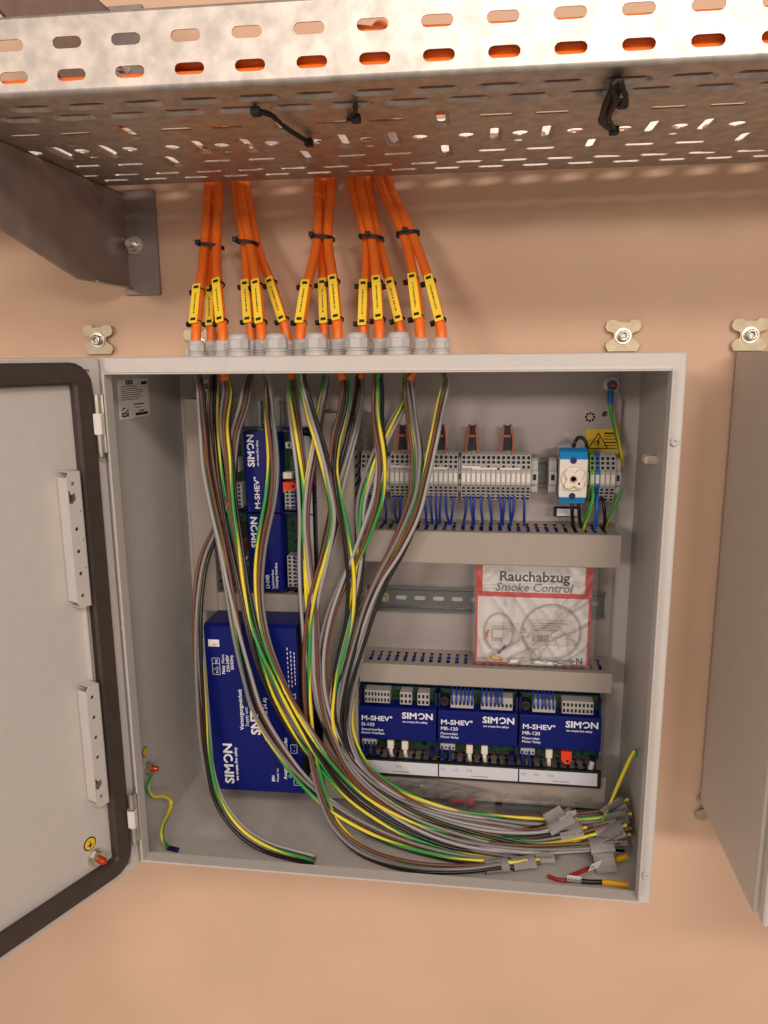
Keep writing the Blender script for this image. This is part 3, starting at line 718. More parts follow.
# warning sticker on the plate
a, b = PY(586, 429, NP), PY(618.5, 453, NP); xw0, xw1, zw0, zw1 = a.x, b.x, b.z, a.z
t = thing('warning_sticker', ((xw0+xw1)/2, NP, zw0), 'yellow warning sticker with lightning triangle above the end terminals', 'sticker')
mb = MB(); mb.box(xw0, xw1, NP-.0004, NP, zw0, zw1); mb.build('film', 'warn_yellow', t)
H = zw1-zw0; tc = xw0+H*.52; mb = MB(); zb = zw0+H*.17; zt = zw0+H*.86; hw = H*.42
def tri(s): 
    cxx, czz = tc, zb+(zt-zb)*.36
    return [((x-cxx)*s+cxx, (z-czz)*s+czz) for x, z in ((tc-hw, zb), (tc+hw, zb), (tc, zt))]
mb.sheet(tri(1), [tri(.84)], FRONT, NP-.0007, NP-.0004)
mb.prism([(tc+.001, zb+H*.5), (tc-.0024, zb+H*.25), (tc-.0002, zb+H*.27), (tc-.0012, zb+H*.07), (tc+.0024, zb+H*.32), (tc+.0003, zb+H*.31), (tc+.0022, zb+H*.5)], FRONT, NP-.0007, NP-.0004)
for k, (l, h_) in enumerate(((.33, .07), (.3, .035), (.32, .035), (.34, .05), (.28, .035), (.32, .035))):
    x = xw0+(xw1-xw0)*.55; mb.box(x, x+(xw1-xw0)*l*1.2, NP-.0007, NP-.0004, zw1-H*(.14+k*.13)-H*h_, zw1-H*(.14+k*.13))
mb.build('print', 'ink', t)

# ================================================================== blue electronic modules
ML, MH = .1026, .090
def module(org, label, lines, conns, rot=0.0, extra=None, small_text=True):
    t = thing('control_module', org, label, 'module', 'blue control modules', rot=(0, rot, 0))
    B = lambda: MB()
    mb = B(); mb.cbox(.0006, ML-.0006, -.046, -.0078, .001, MH-.001, .001)
    for x in (.0006, ML-.0036): mb.box(x, x+.003, -.060, -.046, .006, MH-.004)
    for x in (.004, ML-.010): mb.box(x, x+.006, -.062, -.03, -.004, .006)
    mb.build('carrier', 'blue_frame', t, world=False)
    mb = B(); mb.box(.0036, ML-.0036, -.0495, -.0465, .004, MH-.002); pcb = mb.build('circuit_board', 'pcb', t, world=False)
    random.seed(int(org[0]*1e4)+int(org[2]*1e4)); mb = B()
    for k in range(16):
        x = random.uniform(.006, ML-.014); z = random.choice((random.uniform(.006, .020), random.uniform(.068, .084))); mb.box(x, x+random.uniform(.002, .008), -.0525, -.0495, z, z+random.uniform(.0015, .0035))
    mb.build('components', 'chip', pcb, world=False)
    mb = B()
    c = [(-.0500, .0215), (-.070, .0225), (-.072, .0245), (-.072, .0655), (-.070, .0675), (-.0500, .0690)]
    mb.prism(c, lambda a, b, d: V((d, a, b)), .0012, ML-.0012); cov = mb.build('cover', 'blue_case', t, world=False)
    y = -.0722
    logo(.0405, (.0575, y, .0545), cov)
    text('we create fire safety', .0039, (.0585, y, .0488), cov, world=False, bold=.00006)
    z = .0495
    for k, s in enumerate(lines):
        sz = (.0092, .0066, .0046, .0046)[k]; text(s, sz, (.0045, y, z), cov, world=False, bold=(.0002, .0001, .00005, .00005)[k], wide=(1.18, 1.05, 1, 1)[k]); z -= (.0080, .0062, .0048, 0)[k]
    for (x0, x1, z0, z1, n, rows, m_) in conns:
        mb = B(); mb.cbox(x0, x1, -.067, -.0495, z0, z1, .0006, 0); w_ = (x1-x0)/n
        for k in range(n):
            xx = x0+(k+.5)*w_
            for r in range(rows):
                zc = z0+(z1-z0)*(.27+.46*r if rows == 2 else .4); mb.box(xx-w_*.28, xx+w_*.28, -.0674, -.067, zc-(z1-z0)*.13, zc+(z1-z0)*.13, 1)
        mb.build('connector', [m_, 'hole'], t, world=False)
    if extra: extra(t)
    return t
def plug(t, x, z, lead=True, col='wire_white', out=.0):
    mb = MB(); mb.cbox(x-.0042, x+.0042, -.0655, -.052, z-.006, z+.006, .0008); o = mb.build('plug', col, t, world=False)
    if lead:
        l = MB(); P = cr([(x, -.062, z-.004), (x+.0003, -.0625, z-.012), (x+.001, -.058, z-.020), (x+.0012, -.048, z-.028), (x+.0012, -.044, z-.04)], 5); l.tube(P, .0026, 8, flat=.55); l.build('lead', col, o, world=False)
def redplug(t, x, z, tilt=0.0, name='red_plug'):
    mb = MB(); mb.prism([(x-.0062, z+.007), (x-.0055, z-.006), (x-.001, z-.0105), (x+.004, z-.0105), (x+.0068, z-.005), (x+.0068, z+.007)], FRONT, -.066, -.054)
    mb.lathe([(.0018, 0), (.0018, -.0004)], (x+.002, -.066, z-.006), (0, 1, 0), 10, 1); mb.build(name, ['plug_red', 'hole'], t, world=False)
def buzzer(t, x, z):
    mb = MB(); mb.lathe([(.0068, 0), (.0068, -.013), (.006, -.014), (.0028, -.014), (.0026, -.013)], (x, -.0495, z), (0, 1, 0), 20); mb.build('buzzer', 'black_plastic', t, world=False)
def rc(t, x):
    pass
ZT0, ZT1 = .0700, .0870
# lower right trio
def ex1(t): plug(t, .0415, .0125); plug(t, .0605, .0125)
def ex2(t): plug(t, .0415, .0125); plug(t, .0608, .0125); buzzer(t, .0085, .0760)
def ex3(t):
    plug(t, .0395, .0125); redplug(t, .0605, .0110); buzzer(t, .0085, .0755)
    mb = MB(); mb.lathe([(.0035, 0), (.0035, .010), (.0025, .012)], (.092, -.060, -.008), (0.2, 0, 1), 12, 0); mb.lathe([(.002, 0), (.002, .004)], (.0908, -.060, -.013), (.2, 0, 1), 10, 1); mb.build('bulb', ['coil_grey', 'copper_red'], t, world=False)
Z0M = -.2130
M1 = module((-.0485, NP, Z0M), 'blue control module at left end of the lower rail', ['M-SHEV\u00b0', 'SI-103', 'Sensorinterface', 'Sensor Interface'],
       [(.0085, .0415, .0715, .0885, 8, 2, 'terminal_grey'), (.0545, .0700, ZT0+.001, ZT1+.001, 3, 2, 'terminal_grey'), (.0770, .0925, ZT0+.001, ZT1+.001, 3, 2, 'terminal_grey'), (.0040, .0235, .0125, .0205, 4, 1, 'terminal_grey')], extra=ex1)
M2 = module((.0545, NP, Z0M), 'blue control module in the middle of the lower rail', ['M-SHEV\u00b0', 'MR-120', 'Motorrelais', 'Motor Relay'],
       [(.0165, .0460, ZT0, ZT1, 6, 1, 'terminal_grey'), (.0550, .0950, ZT0, ZT1, 8, 1, 'terminal_grey'), (.0040, .0230, .0110, .0195, 4, 1, 'terminal_grey')], extra=ex2)
M3 = module((.1575, NP, Z0M), 'blue control module at right end of the lower rail, with red plug', ['M-SHEV\u00b0', 'MR-120', 'Motorrelais', 'Motor Relay'],
       [(.0165, .0450, ZT0, ZT1, 6, 1, 'terminal_grey'), (.0530, .0915, ZT0, ZT1, 8, 2, 'terminal_grey'), (.0035, .0215, .0110, .0195, 4, 1, 'terminal_grey')], extra=ex3)
# left pair, turned a quarter turn
def exA(t): redplug(t, .0310, .0140); plug(t, .046, .0150, False, 'cream_plastic')
def exB(t):
    mb = MB(); mb.cbox(.0500, .0630, -.066, -.0495, .0760, .0880, .001); mb.build('red_relay', 'plug_red', t, world=False)
    mb = MB(); mb.cbox(.0370, .0410, -.058, -.0495, .0740, .0820, .001); mb.build('fuse', 'cream_plastic', t, world=False)
    mb = MB(); mb.cbox(.0680, .0860, -.056, -.0495, .072, .086, .001); mb.build('relay', 'black_plastic', t, world=False)
XO = -.1180
MA = module((XO, NP, .1085), 'upper blue control module at left, turned sideways behind hanging wires', ['M-SHEV\u00b0', '', 'Control interface', 'Control Interface'],
       [(.0045, .0360, .0740, .0860, 6, 2, 'terminal_grey'), (.0500, .0680, .0760, .0850, 3, 2, 'terminal_grey'), (.0040, .0280, .0060, .0190, 5, 2, 'terminal_grey'), (.080, .088, .008, .016, 1, 1, 'coil_grey')], rot=-pi/2, extra=exA)
MBm = module((XO, NP, .0055), 'lower blue control module at left, turned sideways behind hanging wires', ['M-SHEV\u00b0', 'LI-04B', 'Ladeinterface', 'Charging Interface'],
       [(.0045, .0320, .0720, .0830, 6, 2, 'terminal_grey'), (.0060, .0470, .0060, .0190, 8, 2, 'terminal_grey')], rot=-pi/2, extra=exB)
# blue wires on the modules (short loops up into the duct / down into the lower duct)
n_ = 0
def mod_wires(x0, xs_, lab):
    for k, dx in enumerate(xs_):
        x = x0+dx; s = random.uniform(-.001, .001)
        wire('blue_wire', [(x, NP-.065, Z0M+.0765), (x+s, NP-.0705, Z0M+.0800), (x+s*1.5, NP-.067, Z0M+.0880), (x+s, NP-.056, Z0M+.0950), (x, NP-.046, Z0M+.1010)], .0013, 'wire_blue',
             'short blue wire on %s, %s from the left' % (lab, nth(k+1)), 'wire', 'blue wires on the modules', seg=4)
mod_wires(.0545, [.0190, .0238, .0287, .0336, .0384, .0432], 'the small connector of the middle lower module')
mod_wires(.0545, [.0575, .0625, .0675, .0725, .0775, .0820], 'the wide connector of the middle lower module')
mod_wires(.1575, [.0190, .0238, .0285, .0332, .0380, .0427], 'the small connector of the right lower module')
for x0, xs_, lab in ((-.0485, [.0063, .0112, .0161, .0205], 'left'), (.0545, [.0064, .0160], 'middle'), (.1575, [.0058, .0140], 'right')):
    for k, dx in enumerate(xs_):
        x = x0+dx; e = x+(.005 if x0 < 0 or x0 < .1 else -.0005)
        wire('blue_wire', [(x, NP-.066, Z0M+.016), (x, NP-.0690, Z0M+.011), (x+.001, NP-.064, Z0M-.002), (e, NP-.052, Z0M-.014), (e, NP-.047, Z0M-.024), (e, NP-.047, Z0M-.034)], .0014, 'wire_blue' if k % 2 == 0 or x0 > 0 else 'wire_black',
             'short %s wire below the %s lower module, %s from the left' % ('blue' if k % 2 == 0 or x0 > 0 else 'black', lab, nth(k+1)), 'wire', 'wires below the lower modules', seg=5)
for k in range(9):
    z = .0145+k*.0048; 
    wire('blue_wire', [(XO-.0095, NP-.066, z), (XO-.006, NP-.069, z+.001), (XO+.001, NP-.062, z+.0025), (XO+.008, NP-.05, z+.003), (XO+.019, NP-.045, z+.003)], .0012, 'wire_blue', 'short blue wire on the lower sideways module, %s from the bottom' % nth(k+1), 'wire', 'blue wires on the sideways modules', seg=4)
for k in range(5):
    z = .1150+k*.0048; 
    wire('blue_wire', [(XO-.0095, NP-.066, z), (XO-.006, NP-.069, z+.001), (XO+.001, NP-.062, z+.0025), (XO+.008, NP-.05, z+.003), (XO+.019, NP-.045, z+.003)], .0012, 'wire_blue', 'short blue wire on the upper sideways module, %s from the bottom' % nth(k+1), 'wire', 'blue wires on the sideways modules', seg=4)

# ================================================================== big blue supply unit
sx, sz, sw, sh, sa = -.1684, -.1325, .1165, .2240, .014
snt = thing('power_supply', (sx, NP, sz-sh/2), 'large blue power supply box in the lower left of the cabinet', 'power supply', rot=(0, -sa, 0))
def Sb(): return MB()
mb = Sb(); mb.cbox(-sw/2+.0015, sw/2-.0015, -.118, -.0005, .003, sh-.003, .001); mb.build('chassis', 'black_case', snt, world=False)
mb = Sb(); c = [(-.06, sh), (-.119, sh), (-.1240, sh-.0030), (-.1240, .0015), (-.1225, 0), (-.112, 0), (-.112, .002), (-.1205, .003), (-.1205, sh-.006), (-.06, sh-.0025)]
mb.prism(c, lambda a, b, d: V((d, a, b)), -sw/2, sw/2); cov = mb.build('cover', 'blue_case', snt, world=False)
y = -.1242; R_, U_ = (0, 0, 1), (-1, 0, 0)
def st_(s, size, x, z, bold=0.0, m_='print_white', wide=1.0): text(s, size, (x, y, z), cov, m_, right=R_, up=U_, bold=bold, world=False, wide=wide)
logo(.0560, (-.0325, y, .0100), cov, right=R_, up=U_)
st_('we create fire safety', .0056, -.0260, .0145, .00008)
st_('SNT', .0165, .0060, .0790, .0005, wide=1.05)
st_('24V / 20A (KB 24 A)', .0068, .0165, .0720, .00006)
st_('Versorgungseinheit', .0070, -.0150, .0850, .00012); st_('Supply unit', .0058, -.0085, .0900)
st_('Netz', .0056, -.0345, .1590, .0001); st_('Mains', .0052, -.0345, .1730)
st_('210-240V', .0056, -.0285, .1620, .0001); st_('50/60Hz', .0056, -.0230, .1650, .0001)
st_('EIN', .0054, .0215, .0160, .00012); st_('Power on', .0046, .0270, .0160)
st_('Ausgang', .0060, .0375, .0200, .00012); st_('Output', .0054, .0435, .0220)
st_('Akku/Bat', .0056, .0400, .0560, .0001)
for k, (a, b) in enumerate(((.145, .055), (.145, .05), (.148, .045))): 
    mb = Sb(); 
    for j in range(9): mb.box(.0455+k*.0042, .0461+k*.0042+.0003, -.12425, -.1240, a+j*b/9*.98, a+j*b/9*.98+.0032)
    mb.build('lettering', 'print_white', cov, world=False)
def outline(x0, x1, z0, z1, dv=()):
    mb = Sb(); t_ = .00045
    for (a, b, c_, d_) in ((x0, x0+t_, z0, z1), (x1-t_, x1, z0, z1), (x0, x1, z0, z0+t_), (x0, x1, z1-t_, z1)): mb.box(a, b, -.12425, -.1240, c_, d_)
    for q in dv: mb.box(x0, x1, -.12425, -.1240, q-t_/2, q+t_/2)
    mb.build('diagram', 'print_white', cov, world=False)
outline(-.0505, -.0405, .1580, .1800, (.1655, .1725)); outline(.0440, .0525, .0560, .0680); outline(.0460, .0545, .0120, .0290, (.0205,))
for s, x, z in (('N', -.0430, .1600), ('L', -.0430, .1670), ('PE', -.0430, .1735), ('+', .0500, .0580), ('-', .0500, .0640), ('+', .0520, .0140), ('-', .0520, .0230)): st_(s, .0046, x, z)
mb = Sb(); mb.sheet([(.0470, .1330), (.0540, .1290), (.0540, .1370)], [[(.0482, .1330), (.0534, .1302), (.0534, .1358)]], lambda a, b, d: V((a, d, b)), -.12425, -.1240); mb.build('diagram', 'print_white', cov, world=False)
mb = Sb(); mb.lathe([(.0026, 0), (.0026, -.0008), (.0016, -.0012)], (.0240, -.1240, .0360), (0, 1, 0), 12); mb.build('status_lamp', 'hole', cov, world=False)
mb = Sb(); mb.box(-.0535, -.0395, -.1244, -.1240, .1950, .2040); o = mb.build('label', 'paper', cov, world=False)
text('-G1', .0058, (-.0498, -.1245, .1960), o, 'ink', world=False)

# ================================================================== label strips
def strip_of_labels(label, p0, p1, up, y, n, marks, cat='label strip'):
    t = thing('label_strip', p0, label, cat, 'long label strips in black holders'); p0, p1 = V(p0), V(p1); r = (p1-p0).normalized(); L = (p1-p0).length; u = V(up); f = V((0, -1, 0))
    def ob(a0, a1, b0, b1, d0, d1): return (p0+r*(a0+a1)/2+u*(b0+b1)/2+f*(d0+d1)/2, (r, u, f), ((a1-a0)/2, (b1-b0)/2, (d1-d0)/2))
    mb = MB(); mb.obox(*ob(0, L, -.0012, .0205, -.004, .0)); mb.obox(*ob(0, L, -.0012, .0010, 0, .0016)); mb.obox(*ob(0, L, .0183, .0205, 0, .0016)); mb.obox(*ob(L-.003, L, 0, .02, 0, .002)); mb.build('holder', 'black_plastic', t)
    for k in range(n):
        mb = MB(); mb.obox(*ob(k*L/n+(.0012 if k else .002), (k+1)*L/n-(.0006 if k < n-1 else .0045), .0012, .0181, 0, .0008)); c = mb.build('card', 'mesh_label', t)
        mb = MB()
        for (a, w2) in marks[k]:
            for j in range(5): 
                x = k*L/n+a+j*w2/5; mb.obox(*ob(x, x+w2/5*.6, .0100+.002*(j % 2), .0135-.001*(j % 3), .0008, .0010))
        for j in range(10):
            x = k*L/n+L/n*.42+j*.0022; mb.obox(*ob(x, x+.0015, .0038, .0050, .0008, .0010))
        mb.build('print', 'ink_grey', c)
    return t
a, b = PY(359, 780, .150), PY(599, 790, .150)
strip_of_labels('long white label strip in black holder in front of lowest duct', (-.0470, .1535, -.2405), (.2620, .1535, -.2400), (0, .10, .995), .1535, 3,
                [[(.048, .007)], [(.004, .006), (.020, .006), (.037, .007)], [(.004, .006), (.020, .006), (.037, .007)]])
a, b = PY(318, 592, .150), PY(318, 424, .150)
strip_of_labels('vertical white label strip in black holder right of the sideways modules', (-.1005, .1530, .0035), (-.1005, .1530, .2080), (-.7, .714, 0), .153, 2, [[(.04, .006)], [(.04, .006)]])

# ================================================================== bag with red label, tucked under the upper duct
tilt = .0  # stands nearly upright, foot on the duct
bx0, bx1 = .1005, .2430; bz0, bz1 = -.0885, .0505; by0, by1 = .1760, .1735
card = thing('parts_bag', ((bx0+bx1)/2, .176, bz0), 'clear plastic bag with red-edged card and coiled cable on the middle duct', 'plastic bag')
def BC(a, b, d):      # a,b in metres from lower left of card, d towards viewer
    k = b/(bz1-bz0); return V((bx0+a, by0+(by1-by0)*k-d, bz0+b))
BW, BH = bx1-bx0, bz1-bz0
def cardbox(mb, a0, a1, b0, b1, d0, d1, mi=0):
    mb.add([BC(a, b, d) for a in (a0, a1) for b in (b0, b1) for d in (d0, d1)], [(0, 1, 3, 2), (4, 6, 7, 5), (0, 4, 5, 1), (2, 3, 7, 6), (0, 2, 6, 4), (1, 5, 7, 3)], mi)
mb = MB(); cardbox(mb, 0, BW, 0, BH, 0, .0006); cd_ = mb.build('card', 'paper', card)
mb = MB()
for a0, a1, b0, b1 in ((0, .0030, 0, BH), (BW-.0030, BW, 0, BH), (.0030, .0085, BH*.68, BH), (BW-.0085, BW-.0030, BH*.66, BH), (.003, BW-.003, BH*.648, BH*.695), (.003, BW*.3, 0, .0025), (BW*.72, BW-.003, 0, .0025)): cardbox(mb, a0, a1, b0, b1, .0006, .0008)
mb.build('red_border', 'card_red', cd_)
rr = V((1, 0, 0)); uu = (BC(0, 1, 0)-BC(0, 0, 0)).normalized()
text('Rauchabzug', .0182, BC(.0290, BH*.80, .0009), cd_, 'ink', right=rr, up=uu, bold=.0004, wide=1.0)
text('Smoke Control', .0150, BC(.0245, BH*.706, .0009), cd_, 'ink_grey', right=rr, up=uu, bold=.0003, ital=.2)
text('SIMON', .0075, BC(.1020, .0050, .0009), cd_, 'ink_grey', right=rr, up=uu)
text('N', .0110, BC(.1265, .0045, .0010), cd_, 'ink', right=rr, up=uu, bold=.0002)
text('CE', .0090, BC(.0540, .0430, .0010), cd_, 'ink_grey', right=rr, up=uu)
for k, (a, b, w_, h_, ro) in enumerate(((.016, .026, .040, .030, 0), (.066, .028, .058, .034, 0))):
    mb = MB(); cardbox(mb, a, a+w_, b, b+h_, .0020, .0024); lb = mb.build('data_label', 'white_plastic', cd_)
    mb = MB(); random.seed(k)
    x = a+.006
    while x < a+w_*.45: q = random.choice((.0004, .0008, .0012)); cardbox(mb, x, x+q, b+.005, b+.014, .0024, .0026); x += q+random.choice((.0005, .001))
    for j in range(4): cardbox(mb, a+.004, a+.004+random.uniform(.4, .8)*w_, b+h_-.005-j*.003, b+h_-.0042-j*.003, .0024, .0026)
    mb.build('print', 'ink_grey', lb)
def coil(ca, cb, ra, rb, turns, r, name, mname, n=90):
    pts = []
    for k in range(n*turns//2+1):
        t = k/n*2; a = 2*pi*t; q = 1+.03*math.sin(3.1*t+a*.5); pts.append(BC(ca+ra*q*math.cos(a), cb+rb*q*math.sin(a), .004+.0012*math.sin(1.7*t)+r))
    mb = MB(); mb.tube(pts, r, 6); return mb.build(name, mname, card)
coil(.0950, .0460, .0360, .0360, 4, .00085, 'coiled_cable', 'coil_grey', 60)
coil(.0300, .0440, .0185, .0250, 3, .0007, 'coiled_cable', 'coil_grey', 50)
# folded white tags and small parts at the bottom
for (a, b, an, w_, h_) in ((.0750, .0180, -.6, .014, .010), (.1100, .0370, .45, .016, .011), (.0310, .0430, 0.05, .017, .010)):
    mb = MB(); q = [(-w_/2, -h_/2), (w_/2, -h_/2), (w_/2, h_/2), (-w_/2, h_/2)]; c_, s_ = math.cos(an), math.sin(an)
    mb.prism([(a+x*c_-z*s_, b+x*s_+z*c_) for x, z in q], lambda x, z, d: BC(x, z, d), .0062, .0070); mb.build('paper_tag', 'white_plastic', card)
mb = MB()
for (a, b, r, c_, d_) in ((.045, .0070, .0036, .062, .0080), (.075, .0075, .0030, .098, .0060), (.102, .0060, .0026, .120, .0070)): mb.cyl(BC(a, b, .006), BC(c_, d_, .006), r, 10)
mb.build('connector_sleeve', 'white_plastic', card)
mb = MB()
for a, b in ((.0700, .0078), (.0990, .0060), (.1215, .0068)): mb.cyl(BC(a, b, .006), BC(a+.005, b, .006), .0030, 10)
mb.build('metal_tip', 'chrome', card)
for (a, b, an, m_) in ((.018, .012, .5, 'cream_plastic'), (.028, .009, -.3, 'plug_yellow'), (.012, .008, .1, 'white_plastic'), (.034, .021, .9, 'wire_blue'), (.0145, .040, 1.2, 'plug_red')):
    mb = MB(); p = BC(a, b, .005); mb.cyl(p-V((math.cos(an), 0, math.sin(an)))*.007, p+V((math.cos(an), 0, math.sin(an)))*.007, .0022 if m_ not in ('wire_blue', 'plug_red') else .0012, 10); mb.build('small_part', m_, card)
def film(f3, W, H, nu, nv, amp, seed, front=True):
    random.seed(seed); ph = [(random.uniform(20, 90), random.uniform(0, 6.3), random.uniform(0, 2*pi)) for _ in range(9)]; vs = []
    folds = [(random.uniform(0, W), random.uniform(0, H), random.uniform(0, pi)) for _ in range(16)]
    for j in range(nv+1):
        for i in range(nu+1):
            a, b = W*i/nu, H*j/nv; e = min(i, nu-i)/nu*2; e2 = min(j, nv-j)/nv*2; m_ = min(1, e*4)*min(1, e2*5)
            h = sum(math.sin((a*math.cos(t)+b*math.sin(t))*f+p) for f, p, t in ph)/9
            for (fa, fb, ft) in folds:
                d = abs((a-fa)*math.sin(ft)-(b-fb)*math.cos(ft)); h += .75*math.exp(-(d/.0026)**2)
            vs.append(f3(a, b, m_*(amp*1.1+amp*h)))
    mb = MB(); mb.add(vs, [(j*(nu+1)+i, j*(nu+1)+i+1, (j+1)*(nu+1)+i+1, (j+1)*(nu+1)+i) for j in range(nv) for i in range(nu)], 0, False); return mb
mb = film(lambda a, b, d: BC(a-.003, b-.002 if b > .01 else b, .0062+d), BW+.008, BH, 70, 66, .0036, 5); mb.build('film', 'clear_film', card)

# ================================================================== cable glands
def gland_proto(s, name='cable_gland'):
    t = thing(name, (0, 0, 0)); mb = MB()
    mb.lathe([(.0128*s, 0), (.0128*s, .0030*s), (.0116*s, .0036*s), (.0116*s, .0046*s), (.0124*s, .0050*s), (.0124*s, .0066*s), (.0112*s, .0072*s)], (0, 0, 0), (0, 0, 1), 24); mb.build('thread_collar', 'gland', t, world=False)
    mb = MB(); mb.lathe([(.0118*s, .0072*s), (.0130*s, .0082*s), (.0130*s, .0170*s), (.0118*s, .0182*s)], (0, 0, 0), (0, 0, 1), 8, sm=False, ph=.39)
    mb.lathe([(.0116*s, .0180*s), (.0112*s, .0205*s), (.0098*s, .0228*s), (.0072*s, .0236*s)], (0, 0, 0), (0, 0, 1), 24); mb.build('cap_nut', 'gland', t, world=False)
    return t
big = gland_proto(1.0); small = gland_proto(.80)
for k, u in enumerate((239, 276.5, 316, 357, 398.5)):
    p = PY(u, 350, .070); o = big if k == 0 else copy_tree(big); o.location = (p.x, .070, .300)
    tag(o, 'large light grey cable gland in the front row, %s from the left' % nth(k+1), 'cable gland', 'large glands in the front row')
YM, YK = .112, .150
GM = [197, 223.5, 262, 301, 338, 379.5, 420, 441]; GB = [212, 252, 287, 325, 364, 401]
for k, u in enumerate(GM):
    p = PY(u, 350, YM); o = small if k == 0 else copy_tree(small); o.location = (p.x, YM, .300); tag(o, 'light grey cable gland in the middle row, %s from the left' % nth(k+1), 'cable gland', 'glands in the middle row')
for k, u in enumerate(GB):
    p = PY(u, 350, YK); o = copy_tree(small); o.location = (p.x, YK, .300); tag(o, 'small light grey cable gland in the back row, %s from the left' % nth(k+1), 'cable gland', 'glands in the back row')

